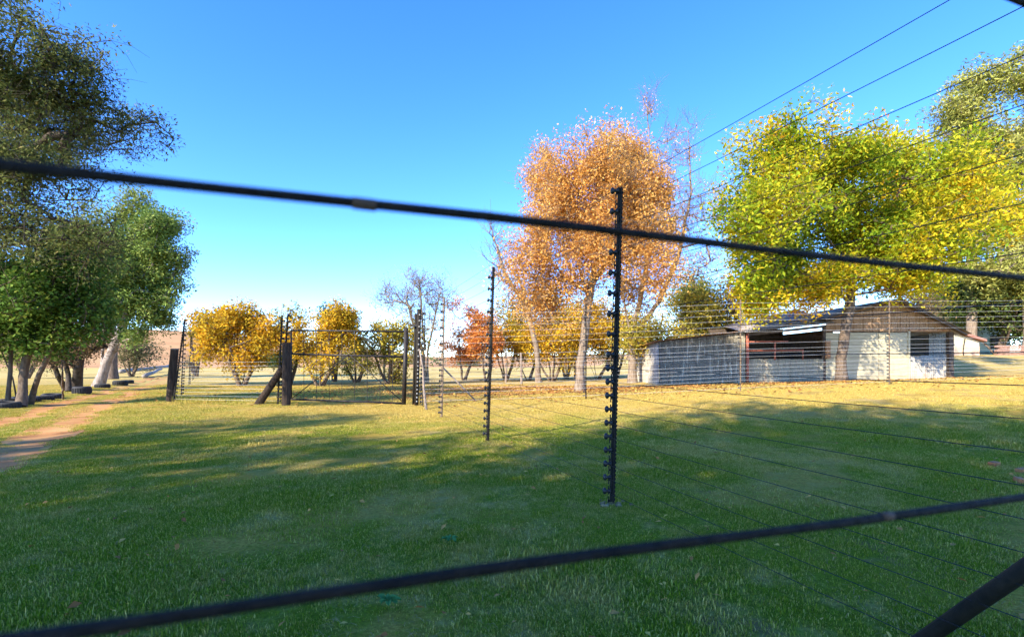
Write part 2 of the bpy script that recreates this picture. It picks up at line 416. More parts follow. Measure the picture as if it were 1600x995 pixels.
def corrugated(p0, p1, z0a, z1a, z0b, z1b, pitch=.10, amp=.014, flip=False):
    """upright wavy sheet from p0 to p1 (x, y), bottom and top heights at either end; real thickness"""
    p0 = Vector(p0); p1 = Vector(p1); d = p1-p0; Lg = d.length; n = max(4, int(Lg/pitch*4)); nrm = Vector((-d.y, d.x)).normalized()
    vs, fs = [], []
    for i in range(n+1):
        t = i/n; o = amp*math.sin(t*Lg/pitch*2*math.pi)
        q = p0+d*t+nrm*o
        zb = z0a+(z0b-z0a)*t; zt = z1a+(z1b-z1a)*t
        q2 = q+nrm*.004
        vs += [(q.x, q.y, zb), (q.x, q.y, zt), (q2.x, q2.y, zb), (q2.x, q2.y, zt)]
    for i in range(n):
        a = 4*i; fs += [(a, a+4, a+5, a+1), (a+2, a+3, a+7, a+6), (a+1, a+5, a+7, a+3)]
    return MB().add(vs, fs)
def roof_sheet(c00, c10, c11, c01, pitch=.11, amp=.016):
    """wavy sheet on four corners, the waves run from edge 0 (front) to edge 1 (back)"""
    c00, c10, c11, c01 = (Vector(k) for k in (c00, c10, c11, c01))
    Lg = (c10-c00).length; n = max(4, int(Lg/pitch*4)); up = (c10-c00).cross(c01-c00).normalized()
    if up.z < 0: up = -up
    vs, fs = [], []
    for i in range(n+1):
        t = i/n; o = up*amp*math.sin(t*Lg/pitch*2*math.pi)
        a = c00.lerp(c10, t)+o; b = c01.lerp(c11, t)+o
        vs += [a, b, a+up*.005, b+up*.005]
    for i in range(n):
        a = 4*i; fs += [(a, a+1, a+5, a+4), (a+2, a+6, a+7, a+3), (a, a+4, a+6, a+2), (a+1, a+3, a+7, a+5)]
    return MB().add(vs, fs)
GB = -.12
# left wing: iron sheets with dappled branch shade painted on as streaks
x0, x1 = sx(1030), sx(1163); n = 6
for k in range(n):
    a, b = x0+(x1-x0)*k/n, x0+(x1-x0)*(k+1)/n
    za, zb = [sz(534)+(sz(519)-sz(534))*((v-x0)/(x1-x0)) for v in (a, b)]
    o = .012*(k % 2); corrugated((a+.004, SY-o), (b+.03, SY-o), GB, za, GB, zb, .085).build('iron_sheet', M['iron_dapple'], shed, smooth=True)
for k in range(4):   # its side wall, going back
    a, b = SY+.02+k*1.1, SY+.02+(k+1)*1.1
    corrugated((x0-.01, a), (x0-.01, b), GB, sz(534)-.02, GB, sz(534)-.02, .085).build('iron_sheet', M['iron'], shed, smooth=True)
for k in range(5):   # its roof
    a, b = x0-.25+(x1+.25-x0)*k/5, x0-.25+(x1+.25-x0)*(k+1)/5
    f = lambda v: sz(533)+.03+(sz(518)-sz(533))*((v-x0)/(x1-x0))
    roof_sheet((a, SY-.22, f(a)), (b, SY-.22, f(b)), (b, SY+4.6, f(b)-.25), (a, SY+4.6, f(a)-.25)).build('roof_sheet', M['rust_edge'], shed, smooth=True)
# pale strip and red post
corrugated((sx(1158), SY-.03), (sx(1164), SY-.03), GB, sz(528), GB, sz(528), .085).build('iron_sheet', M['iron_pale'], shed)
MB().tube([(sx(1167), SY-.06, GB), (sx(1167), SY-.06, sz(521))], .065, 8).build('post', M['pipe_red'], shed, smooth=True)
# stall front: low iron wall, rails, eave
x0, x1 = sx(1170), sx(1301); n = 6
for k in range(n):
    a, b = x0+(x1-x0)*k/n, x0+(x1-x0)*(k+1)/n
    corrugated((a, SY-.008*(k % 2)), (b, SY-.008*(k % 2)), GB, sz(561), GB, sz(560.5), .27, .022).build('iron_sheet', M['iron_pale'], shed)
MB().tube([(sx(1168), SY-.02, sz(534)), (sx(1231), SY-.02, sz(533))], .032, 8).build('rail', M['pipe_red'], shed, smooth=True)
MB().tube([(sx(1168), SY-.02, sz(548)), (sx(1255), SY-.02, sz(547))], .032, 8).build('rail', M['pipe_red'], shed, smooth=True)
MB().tube([(sx(1210), SY-.05, sz(562)), (sx(1210), SY-.05, sz(532))], .04, 8).build('rail_post', M['pipe_red'], shed, smooth=True)
MB().tube([(sx(1254), SY-.02, sz(562)), (sx(1254), SY-.02, sz(546))], .025, 8).build('rail_post', M['pipe_red'], shed, smooth=True)
MB().box((sx(1292), SY-.08, (sz(532)+sz(560))/2), (.20, .10, sz(532)-sz(560))).build('feed_rack', M['rust_edge'], shed)
MB().box((sx(1288), SY+.03, (sz(510)+GB)/2), (.12, .12, sz(510)-GB)).build('post', M['timber'], shed)
# stall roof, rising to the back
x0, x1 = sx(1160), sx(1296); n = 6
for k in range(n):
    ta, tb = k/n, (k+1)/n
    ax, bx = x0+(x1-x0)*ta, x0+(x1-x0)*tb
    fz = lambda t_: sz(521)+(sz(506)-sz(521))*t_+.02
    bz = lambda t_: 3.15+1.0*t_
    roof_sheet((ax, SY-.35-.05*(k % 2), fz(ta)), (bx+.03, SY-.35-.05*(k % 2), fz(tb)), (bx+.9, SY+4.2, bz(tb)), (ax+.9, SY+4.2, bz(ta))).build('roof_sheet', M['roof_iron'], shed, smooth=True)
MB().span((x0, SY+.05, sz(521)-.09), (x1, SY+.05, sz(506)-.09), .07, .13).build('eave_beam', M['timber'], shed)
# gable end
gl, gr_ = sx(1288), sx(1484); pk = (sx(1396), sz(468)); el = (sx(1286), sz(497)); er = (sx(1497), sz(519))
# brown upright boards of the gable
bx0, bx1 = sx(1330), sx(1490); n = 34
def roofz(x):
    return el[1]+(pk[1]-el[1])*(x-el[0])/(pk[0]-el[0]) if x < pk[0] else pk[1]+(er[1]-pk[1])*(x-pk[0])/(er[0]-pk[0])
gb0 = sx(1290); n = 40
for k in range(n):
    a, b = gb0+(gr_-gb0)*k/n+.006, gb0+(gr_-gb0)*(k+1)/n-.006
    yb = SY-.02-.012*(k % 3 == 0)
    MB().prism([(a, sz(518)-.02*random.random()), (b, sz(518)-.02*random.random()), (b, roofz(b)-.06), (a, roofz(a)-.06)], yb, yb+.03).build('gable_board', M['brown_board'], shed)
# white horizontal boards
zb0, zt = GB, sz(518)-.04; nb = 9
for (a, b) in ((sx(1290), sx(1309)), (sx(1309.8), sx(1372)), (sx(1372.6), sx(1418))):
    for k in range(nb):
        z0 = zb0+(zt-zb0)*k/nb; z1 = zb0+(zt-zb0)*(k+1)/nb-.012
        MB().box(((a+b)/2, SY+random.uniform(-.006, .006), (z0+z1)/2), (b-a, .05, z1-z0)).build('wall_board', M['white_board'], shed)
MB().box((sx(1419), SY-.01, (GB+sz(517))/2), (.09, .12, sz(517)-GB)).build('door_post', M['white_board'], shed)
MB().box((sx(1484), SY-.02, (GB+sz(519))/2), (.22, .16, sz(519)-GB)).build('post', M['timber'], shed)
MB().box(((sx(1419)+sx(1484))/2, SY-.03, sz(516)), (sx(1484)-sx(1419), .08, .10)).build('lintel', M['rust_edge'], shed)
for k in range(3):
    a, b = sx(1421)+(sx(1480)-sx(1421))*k/3, sx(1421)+(sx(1480)-sx(1421))*(k+1)/3
    corrugated((a, SY+.05+.01*(k % 2)), (b, SY+.05+.01*(k % 2)), GB, sz(556)+.03*k, GB, sz(556)+.03*k, .10).build('iron_sheet', M['iron'], shed, smooth=True)
corrugated((sx(1466), SY+.5), (sx(1482), SY+.1), GB, sz(520), GB, sz(520), .10).build('iron_sheet', M['iron'], shed, smooth=True)
# gable roof
for (A, Bp) in ((el, pk), (er, pk)):
    n = 4
    for k in range(n):
        t0, t1 = k/n, (k+1)/n
        y0, y1 = SY-.45+k*1.75, SY-.45+(k+1)*1.75+.1
        dz = .012*k
        if A is el:
            roof_sheet((A[0]-.15, y0, A[1]-.07+dz), (A[0]-.15, y1, A[1]-.07+dz), (Bp[0], y1, Bp[1]+dz), (Bp[0], y0, Bp[1]+dz)).build('roof_sheet', M['roof_iron'], shed, smooth=True)
        else:
            roof_sheet((A[0]+.25, y0, A[1]-.10+dz), (A[0]+.25, y1, A[1]-.10+dz), (Bp[0], y1, Bp[1]+dz), (Bp[0], y0, Bp[1]+dz)).build('roof_sheet', M['roof_iron'], shed, smooth=True)
    MB().span((A[0], SY-.38, A[1]-.15), (Bp[0], SY-.38, Bp[1]-.13), .06, .22, up=(0, 1, 0)).build('rafter', M['timber'], shed)
# back and inner walls so that the stall stays dark
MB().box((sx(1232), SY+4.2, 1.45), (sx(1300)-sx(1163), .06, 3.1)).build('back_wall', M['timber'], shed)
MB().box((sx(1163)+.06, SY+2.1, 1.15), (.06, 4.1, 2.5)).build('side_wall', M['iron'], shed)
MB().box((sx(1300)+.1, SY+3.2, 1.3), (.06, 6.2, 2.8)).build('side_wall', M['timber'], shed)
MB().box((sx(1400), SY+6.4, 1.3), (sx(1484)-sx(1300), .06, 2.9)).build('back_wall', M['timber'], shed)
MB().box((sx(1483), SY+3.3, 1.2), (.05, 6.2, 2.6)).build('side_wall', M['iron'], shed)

# ------------------------------------------------------------------ house and lean-to behind on the right
HYY_ = 41.0
def W(px, py, Y): return ray(px, py, Y)
house = thing('house', on(W(1540, 548, HYY_).x, HYY_), 'pale green house with light metal roof among the trees at right', 'house')
a, b = W(1440, 0, HYY_).x, W(1578, 0, HYY_).x
zt = W(0, 487, HYY_).z; zb = 1.2
MB().box(((a+b)/2, HYY_+3, (zb+zt)/2), (b-a, 6, zt-zb)).build('wall', M['green_wall'], house)
MB().prism([(a-.6, zt-.05), (b+.6, zt-.05), (b+.6, zt+.1), ((a+b)/2, zt+1.1), (a-.6, zt+.1)], HYY_-.6, HYY_+6.6).build('roof', M['house_roof'], house)
wx = W(1556, 0, HYY_).x
wo = MB().box((wx, HYY_-.02, 2.9), (.9, .08, 1.1)).build('window', M['timber'], house)
LY = 33.0
lean = thing('lean_to', on(W(1510, 558, LY).x, LY), 'small cream and pink lean-to with sloping red roof edge beside the shed', 'outbuilding')
a, b = W(1480, 0, LY).x, W(1530, 0, LY).x
za, zb_, zm, z0 = W(0, 514, LY).z, W(0, 531, LY).z, W(0, 541, LY).z, 1.0
MB().prism([(a, zm+.005), (b, zm+.005), (b, zb_-.1), (a, za-.1)], LY, LY+3).build('upper_wall', M['cream_wall'], lean)
MB().prism([(a-.01, z0), (b+.01, z0), (b+.01, zm), (a-.01, zm)], LY-.02, LY+3.02).build('lower_wall', M['pink_wall'], lean)
MB().prism([(a-.2, za-.06), (b+.25, zb_-.12), (b+.25, zb_+.03), (a-.2, za+.10)], LY-.3, LY+3.3).build('roof', M['red_roof'], lean)
MB().tube([W(1508, 528, LY-.06), W(1506, 540, LY-.06), W(1505, 549, LY-.08), W(1506, 557, LY-.06)], .03, 6).build('drain_pipe', M['post'], lean)
# stacked brick wall at the far right
bw = thing('brick_wall', on(W(1600, 545, 34).x, 34), 'low brown brick wall under the dark green tree at right edge', 'wall')
bm = MB().box((0, 0, 0), (.40, .20, .135)); me0 = None
x_l = W(1560, 0, 34).x
for r_ in range(9):
    for k in range(14):
        px_ = x_l+.22*(r_ % 2)+k*.435; p_ = Vector((px_, 34+random.uniform(-.02, .02), 1.0+.15*r_+.07))
        if me0 is None:
            o = bm.build('brick', M['brick'], None); me0 = o.data; o.parent = bw
        else:
            o = link('brick', me0, None, bw)
        o.location = p_-bw.location; o.rotation_euler = (0, 0, random.uniform(-.04, .04))
# white crate-like blocks and loose bricks on the grass at right
def loose_brick(px, py, rz, label):
    p_ = gp(px, py); m_ = MB()
    m_.box((0, 0, .02), (.10, .06, .05)); o = m_.build('loose_brick', M['red_brick'], None)
    o.location = p_; o.rotation_euler = (.08, -.06, rz)
    bv = o.modifiers.new('b', 'BEVEL'); bv.width = .006; bv.segments = 2
    tag(o, label, 'brick', 'loose red bricks on the grass')
loose_brick(1553, 729, .3, 'red brick lying alone on a dry patch of lawn at right')
loose_brick(1593, 754, 1.1, 'red brick at right edge, the nearer of the pair')
loose_brick(1597, 740, .2, 'red brick at right edge, the farther of the pair')

# ------------------------------------------------------------------ electric fences
WZ = [2.30-.15*k for k in range(9)]+[1.0-.1*k for k in range(10)]      # heights of the strands
ins_prof = [(.002, -.030), (.017, -.030), (.020, -.020), (.011, -.012), (.011, 0), (.022, .006), (.026, .016), (.018, .026), (.004, .030)]
_ins = {}
def insulator_mesh(kind):
    if kind not in _ins:
        m_ = MB().lathe(ins_prof, (0, 0, 0), 10, Matrix.Rotation(-math.pi/2, 3, 'Y'))   # axis along -x
        o = m_.build('insulator', M['insulator_white' if kind == 'white' else 'insulator'], None, smooth=True)
        _ins[kind] = o.data; bpy.data.objects.remove(o)
    return _ins[kind]
def fence_post(fence, base, top, zs, w=.042, mat='post', side=-1, kind='black', ins_scale=1.0, detail=True, ydir=(0, 1, 0)):
    """steel dropper with bobbins on one side"""
    base = Vector(base); top = Vector(top); d = (top-base); Hh = d.length; d.normalize()
    bx_ = Vector((1, 0, 0)); bx_ = (bx_-d*bx_.dot(d)).normalized(); by_ = d.cross(bx_)
    m_ = MB()
    m_.span(base-d*.15, top, .006 if False else w*.72, .006, up=by_)
    m_.span(base-d*.15, top, .006, w*.8, up=by_, shift=tuple(bx_*(w*.1)))
    if detail:
        # notched edges
        k = 0
        while k*.030 < Hh-.03:
            m_.span(base+d*(k*.030), base+d*(k*.030+.017), .006, .010, up=by_, shift=tuple(bx_*(w*.40))); k += 1
        z_ = .0
        while z_ < Hh-.05:
            m_.span(base+d*z_, base+d*(z_+.060), .008, .005, up=by_, shift=tuple(bx_*(-w*.36-.010)))
            m_.span(base+d*(z_+.022), base+d*(z_+.036), .016, .004, up=by_, shift=tuple(bx_*(-w*.36-.004))); z_ += .075
    p = m_.build('post', M[mat], fence)
    for z_ in zs:
        if z_ > Hh-.02: continue
        c = base+d*z_+bx_*(side*(w*.42+.020*ins_scale)*1.0)
        o = link('insulator', insulator_mesh(kind), None, p)
        o.location = c-origin(fence); o.scale = (ins_scale*(-side),)+(ins_scale,)*2
        o.scale = (ins_scale,)*3
        if side > 0: o.rotation_euler = (0, 0, math.pi)
    return p
def strand(fence, pts, r, mat, sag=.004, n=6, jitter=0.0):
    P = []
    for a, b in zip(pts[:-1], pts[1:]):
        a, b = Vector(a), Vector(b)
        for k in range(n):
            t_ = k/n; q_ = a.lerp(b, t_); q_.z -= sag*4*t_*(1-t_)*(b-a).length; P.append(q_)
    P.append(Vector(pts[-1]))
    return MB().tube(P, r, 5).build('wire', M[mat], fence, smooth=True)

# A: the fence that runs from the right foreground back to the gate corner
A_corner = Vector((1.82, .72, 0)); A1 = gp(956, 789); A2 = gp(762, 690); A3 = gp(690, 653); A4 = gp(650, 633)
fa = thing('electric_fence', A1, 'tall many-stranded electric fence receding from right foreground to the gate corner', 'fence')
Hp = 2.38
topA = {1: ray(969, 293, A1.y), 2: ray(771, 417, A2.y), 3: ray(694, 464, A3.y)}
fence_post(fa, A1, topA[1], WZ, .050, 'post')
fence_post(fa, A2, topA[2], WZ, .046, 'post')
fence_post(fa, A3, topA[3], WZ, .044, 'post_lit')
tc = Vector((1.86, .70, 2.4)); fence_post(fa, on(1.82, .72), tc, WZ, .07, 'post')
def at_h(base, top, z): return base+(top-base).normalized()*z
for z_ in WZ:
    off = Vector((-.055, 0, 0))
    pts = [at_h(on(1.82, .72), tc, z_)]+[at_h(bb, tt, z_)+off for bb, tt in ((A1, topA[1]), (A2, topA[2]), (A3, topA[3]))]+[Vector((A4.x, A4.y, A4.z+z_))]
    strand(fa, pts, .0017, 'wire_dark', .003)
MB().tube([on(1.405, 1.85, -.1), Vector((1.80, .76, 1.42))], .025, 12).build('stay', M['post'], fa, smooth=True)
ft = MB()
for k in range(26):
    a_ = random.uniform(0, 6.28); r_ = random.uniform(0, .11); s_ = random.uniform(.008, .026)
    ft.lathe([(.001, -s_*.4), (s_*.8, -s_*.2), (s_, .1*s_), (s_*.7, s_*.5), (.001, s_*.7)], (A1.x+r_*math.cos(a_)*1.3, A1.y+r_*math.sin(a_), A1.z+.006), 7, Matrix.Rotation(random.uniform(0, 3), 3, 'Z'))
ft.build('footing', M['concrete'], fa)

# B: the fence right in front of the lens
fb = thing('electric_fence', on(.29, .275), 'out-of-focus foreground fence of thick dark strands crossing the whole view', 'fence')
def b_pt(X, z): return Vector((X, .275+(X-.29)*.348, z))
for hts, r_ in (((1.1126, 1.1116, 1.1084), .0017), ((.9872, .9872, .9836), .0021), ((1.268, 1.267, 1.265), .0018)):
    n_ = 60; P = []; R_ = []
    for k in range(n_+1):
        X = -.62+2.44*k/n_
        z_ = float(np.interp(X, [-.62, -.135, 0, .29, 1.82], [hts[0]+.004, hts[0], hts[1], hts[2], hts[2]-.01]))
        P.append(b_pt(X, z_+.0004*math.sin(k*.9))); R_.append(r_*(1+.05*math.sin(k*2.7)+.04*math.sin(k*1.3)))
    MB().tube(P, R_, 10).build('wire', M['wire_fg'], fb, smooth=True)
for X, z0_, z1_ in ((-.048, 1.1119, 1.1118), (.184, .98495, .9848)):
    MB().tube([b_pt(X-.0035, z0_), b_pt(X+.0035, z1_)], .0020 if z0_ > 1 else .0023, 10)  .build('rust_patch', M['rust_patch'], fb, smooth=True)  # brownish rust patches on the near strands, shaped as short sleeves
MB().tube([on(-.66, -.056, -.1), Vector((-.66, -.056, 2.3))], .03, 10).build('post', M['post'], fb, smooth=True)

# C: the fence that crosses in front of the shed
fc_bases = [(915.5, 617, 474), (1157, 611, 468), (1389.5, 602, 467)]
fcP = []
for px_, pb, pt in fc_bases:
    Y = Hp*F/(pb-pt); b_ = ray(px_, pb, Y); b_.z = gzf(b_.x, b_.y); t_ = ray(px_, pt, Y); fcP.append((b_, t_))
fc = thing('electric_fence', fcP[1][0], 'pale-stranded electric fence crossing the lawn in front of the shed', 'fence')
ext = fcP[2][0]+(fcP[2][0]-fcP[1][0])*1.12; ext.z = gzf(ext.x, ext.y)
ext2 = ext+(fcP[2][0]-fcP[1][0]); ext2.z = gzf(ext2.x, ext2.y)
fcP += [(ext, ext+Vector((0, 0, Hp))), (ext2, ext2+Vector((0, 0, Hp)))]
for k, (b_, t_) in enumerate(fcP):
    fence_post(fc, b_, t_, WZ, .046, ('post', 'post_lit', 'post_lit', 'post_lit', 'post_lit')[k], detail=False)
corner_top = ray(653, 482, A4.y)
for j, z_ in enumerate(WZ):
    pts = [at_h(A4, corner_top, z_)]+[at_h(b_, t_, z_)+Vector((0, -.03, 0)) for b_, t_ in fcP]
    strand(fc, pts, .0021 if j not in (6, 11, 17) else .0024, 'wire_light' if j not in (6, 11, 17) else 'wire_dark', .002)

# corner post of the gate with its props
cp = thing('corner_post', A4, 'thick dark steel corner post with rows of bobbins beside the gate', 'post')
m_ = MB().tube([A4-Vector((0, 0, .3)), ray(655, 483, A4.y)], .055, 12)
p_ = m_.build('post', M['post'], cp, smooth=True)
p2 = MB().tube([ray(646, 632, A4.y+.1), ray(650, 490, A4.y+.1)], .035, 10).build('post', M['post'], cp, smooth=True)
for z_ in WZ:
    o = link('insulator', insulator_mesh('white'), None, p_); c = at_h(A4, ray(655, 483, A4.y), z_)
    o.location = c+Vector((.03, -.06, 0))-A4; o.scale = (.8,)*3; o.rotation_euler = (0, 0, math.pi/2)
q0 = gp(660, 634); q1 = ray(664, 487, q0.y)
p3 = MB().span(q0, q1, .02, .02).build('post', M['post'], cp)
for z_ in WZ:
    o = link('insulator', insulator_mesh('black'), None, p3); o.location = at_h(q0, q1, z_)+Vector((-.03, 0, 0))-A4; o.scale = (1.5,)*3
stick = MB().tube([gp(666, 641), ray(662, 606, 11.4), ray(661, 575, 11.4), ray(655, 545, 11.5)], [.030, .028, .022, .016], 8).build('prop_stick', M['wood_grey'], cp, smooth=True)
g_ = gp(747, 627)
MB().tube([g_-Vector((0, 0, .05)), ray(689, 571, g_.y-.3)], .024, 8).build('stay', M['wood_grey'], cp, smooth=True)
MB().span(ray(640, 508, A4.y), ray(652, 508, A4.y), .03, .05).build('hinge', M['gate'], cp)

# gate
GY = 12.45
gate = thing('gate', on(ray(545, 0, GY).x, GY), 'black steel farm gate with diagonal braces and thin bars', 'gate')
def G(px, py, dy=0): return ray(px, py, GY+dy)
fr = MB()
fr.tube([G(455, 516), G(455, 624)], .022, 8); fr.tube([G(455, 516), G(632, 518)], .022, 8)
fr.tube([G(455, 623.5), G(632, 630)], .026, 8)
fr.build('frame', M['gate'], gate, smooth=True)
MB().tube([G(455, 553), G(632, 557.5)], .024, 8).build('rail', M['gate'], gate, smooth=True)
for a_, b_ in (((456, 622), (545, 554)), ((547, 555), (631, 629)), ((456, 552), (545, 519)), ((547, 519), (631, 556))):
    MB().tube([G(*a_, -.03), G(*b_, -.03)], .012 if a_[1] > 553 and a_[1] != 552 else .007, 6).build('brace', M['gate'], gate, smooth=True)
for k in range(1, 9):
    xk = 455+k*19.8
    MB().tube([G(xk, 517+.5*k/8, .03), G(xk, 623.5+k*.7, .03)], .006, 5).build('bar', M['gate'], gate)
for k in range(7):
    yy_ = 565+k*8.8
    MB().tube([G(455, yy_, .03), G(632, yy_+5, .03)], .0025, 5).build('wire', M['wire_dark'], gate)
MB().tube([G(634.5, 512), G(631, 633)], .055, 12).build('hinge_post', M['gate'], gate, smooth=True)

# wooden gate post with strut
gl_ = gp(447, 634)
wp = thing('gate_post', gl_, 'stout black wooden gate post propped by a slanting strut', 'post')
MB().tube([gl_-Vector((0, 0, .2)), ray(447.5, 600, gl_.y), ray(447.5, 535, gl_.y)], [.105, .10, .098], 12).build('post', M['wood_post'], wp, smooth=False)
s0 = gp(402, 631); MB().tube([s0-Vector((0, 0, .05)), ray(443, 573, gl_.y+.05)], [.10, .085], 12).build('strut', M['wood_post'], wp)

# D: fence to the left of the gate
fd = thing('electric_fence', gp(290, 625), 'short electric fence between the gate post and the leaning wooden post by the track', 'fence')
d_l = gp(271, 629); d_lt = ray(289, 499, d_l.y)
d_r = gp(434, 632); d_rt = ray(441, 492, d_r.y); d_r2 = gp(441, 631); d_r2t = ray(450, 490, d_r2.y)
m_l = gp(420, 622)
fence_post(fd, d_l, d_lt, WZ, .05, 'post', side=1)
fence_post(fd, d_r, d_rt, WZ, .05, 'post', side=1, ins_scale=1.2)
fence_post(fd, d_r2, d_r2t, WZ, .05, 'post', side=1, ins_scale=1.2)
for z_ in WZ:
    strand(fd, [at_h(d_l, d_lt, z_), at_h(d_r, d_rt, z_)], .0022, 'wire_light' if z_ < 1.2 else 'wire_dark', .002)
lp = gp(265, 628)
wl_ = thing('wooden_post', lp, 'thick weathered wooden post leaning beside the dirt track', 'post')
lt = ray(273, 545, lp.y)
MB().tube([lp-Vector((0, 0, .2)), lp.lerp(lt, .5), lt], [.105, .10, .095], 10).build('post', M['wood_post'], wl_)
MB().tube([lt-Vector((0, 0, .02)), lt+Vector((0, 0, .012))], .10, 10).build('cap', M['wood_grey'], wl_)
# E: fence going away along the track
fe = thing('electric_fence', gp(284, 618), 'electric fence running away along the dirt track beyond the leaning post', 'fence')
fe_p = [(gp(283, 618), 501), (gp(295, 602), 512), (gp(301, 594), 527), (gp(306, 588), 540)]
eP = []
for b_, ty in fe_p:
    eP.append((b_, b_+Vector((.10, 0, Hp))))
    fence_post(fe, b_, b_+Vector((.10, 0, Hp)), WZ, .05, 'post', side=1, ins_scale=1.3, detail=False)
eP[0] = (eP[0][0], eP[0][1])
for z_ in WZ[::1]:
    strand(fe, [at_h(d_l, d_lt, z_)]+[at_h(b_, t_, z_) for b_, t_ in eP], .002, 'wire_dark', .002, n=4)
# stock fence far behind, by the orchard
fs_ = thing('stock_fence', gp(790, 597), 'low wire stock fence with wooden posts among the orchard trees', 'fence')
sp_ = [gp(790.5, 597), gp(815, 600.5), gp(1038, 592)]
zz_ = []
for px_, dpx in ((520, 0), (600, 0), (690, 0), (790.5, 0), (898, 0), (1000, 0)):
    b_ = gp(px_, 594) if px_ not in (790.5,) else sp_[0]
    MB().tube([b_-Vector((0, 0, .2)), b_+Vector((.02, 0, .9)), b_+Vector((.0, .02, 1.75))], [.07, .065, .06], 8).build('post', M['wood_grey'], fs_)
    zz_.append(b_)
MB().tube([sp_[1]-Vector((0, 0, .2)), sp_[1]+Vector((-.03, 0, 1.6))], [.06, .05], 8).build('post', M['wood_grey'], fs_)
for h_ in (.35, .6, .85, 1.1, 1.4):
    strand(fs_, [b_+Vector((0, 0, h_)) for b_ in zz_], .003, 'wire_light', .003)
# steel poles standing at the far end of the garden
# ------------------------------------------------------------------ tyres and logs by the track
def tyre(px, py, r, h, label, tilt=0):
    r *= .82; h *= .82
    p_ = gp(px, py); prof = [(r*.58, .02*h), (r*.80, 0), (r*.94, .08*h)]
    m_ = MB()
    m_.lathe([(r*.56, .12*h), (r*.66, .0), (r*.90, .0), (r, .16*h), (r, .84*h), (r*.90, h), (r*.66, h), (r*.56, .88*h), (r*.52, .5*h), (r*.56, .12*h)], (0, 0, 0), 26)
    tyr = m_.build('tyre', M['tyre'], None, smooth=True); tyr.location = p_-Vector((0, 0, .02)); tyr.rotation_euler = (tilt, tilt*.6, random.random())
    tag(tyr, label, 'tyre', 'old tyres lining the track')
    k = 26
    for i in range(k):
        a_ = 2*math.pi*i/k
        if i == 0:
            lug = MB().box((0, 0, 0), (.022, .030, h*.62)).build('tread_lug', M['tyre'], None); lme = lug.data; lug.parent = tyr
        else: lug = link('tread_lug', lme, None, tyr)
        lug.location = (math.cos(a_)*(r+.003), math.sin(a_)*(r+.003), h*.5); lug.rotation_euler = (0, .0, a_)
tyre(8, 637, .34, .20, 'black tyre nearest the camera at the left edge by the track', .06)
tyre(18, 630.5, .34, .17, 'half-buried tyre against the multi-stemmed tree at left edge', -.12)
tyre(38, 628, .40, .20, 'large worn tyre lying in front of the multi-stemmed tree', .05)
tyre(62, 626, .38, .18, 'sagging tyre between the large worn tyre and the small one', -.10)
tyre(81, 622.5, .30, .20, 'small tyre at the far end of the row by the multi-stemmed tree', .08)
tyre(128, 615, .32, .34, 'upright drum-like tyre in front of the dark double trunk', 0)
tyre(160, 606, .32, .24, 'low tyre on the verge before the pale leaning trunk', 0)
tyre(188, 602.5, .36, .34, 'dark tyre beside the track, left of a close pair', 0)
tyre(199, 599, .34, .26, 'tyre beside the track, right of a close pair', 0)
def log(a, b, r, label):
    a, b = Vector(a), Vector(b); m_ = [a.lerp(b, k/6)+Vector((0, 0, .03*math.sin(k*1.7))) for k in range(7)]
    o = MB().tube(m_, [r*(1-.05*k) for k in range(7)], 9).build('log', M['log'], None, loc=tuple(a), smooth=True)
    tag(o, label, 'log', 'felled logs beyond the track')
l0 = gp(188, 584); l1 = gp(262, 581)
log(l0+Vector((0, 0, .25)), l1+Vector((0, 0, .65)), .22, 'long grey log propped up across the verge, farthest of the felled logs')
log(gp(225, 590)+Vector((0, 0, .12)), gp(252, 584)+Vector((0, 0, .5)), .16, 'slanting grey log with its near end on the verge beside the track')
log(gp(233, 582)+Vector((0, 0, .3)), gp(275, 578)+Vector((0, 0, .9)), .14, 'thin pale log resting over the long grey log')

# ------------------------------------------------------------------ trees
def rand_dirs(r, n):
    v = r.normal(size=(n, 3)); return v/np.linalg.norm(v, axis=1)[:, None]
def tubes_np(p0, p1, r0, r1, n):
    """many independent tapered segments at once"""
    d = p1-p0; Ln = np.linalg.norm(d, axis=1)[:, None]+1e-9; d = d/Ln
    ref = np.where(np.abs(d[:, :1]) < .8, np.array([[1., 0, 0]]), np.array([[0., 1, 0]]))
    x = ref-d*(ref*d).sum(1)[:, None]; x /= np.linalg.norm(x, axis=1)[:, None]; y = np.cross(d, x)
    a = np.arange(n)*2*np.pi/n; ring = x[:, None]*np.cos(a)[None, :, None]+y[:, None]*np.sin(a)[None, :, None]
    p1 = p1+d*(r1*.6)[:, None]
    V = np.concatenate([p0[:, None]+ring*r0[:, None, None], p1[:, None]+ring*r1[:, None, None]], 1)
    N = len(p0); base = (np.arange(N)*2*n)[:, None]; k = np.arange(n)[None]; k2 = (k+1) % n
    Q = np.stack([base+k, base+k2, base+k2+n, base+k+n], -1).reshape(-1, 4)
    return V.reshape(-1, 3), Q
def leaves_np(r, C, Lf, Wf, tint, up=.5, droop=0.0):
    n = len(C); a = rand_dirs(r, n); a[:, 2] = a[:, 2]*.7-droop; a /= np.linalg.norm(a, axis=1)[:, None]
    nr = rand_dirs(r, n); nr[:, 2] = np.abs(nr[:, 2])+up
    b = np.cross(nr, a); b /= np.linalg.norm(b, axis=1)[:, None]+1e-9
    s = r.uniform(.65, 1.3, n)[:, None]; l = a*Lf*.5*s; w = b*Wf*.5*s
    V = np.stack([C-l, C+w-l*.1, C+l, C-w-l*.1], 1).reshape(-1, 3)
    return V, np.arange(4*n).reshape(-1, 4), tint
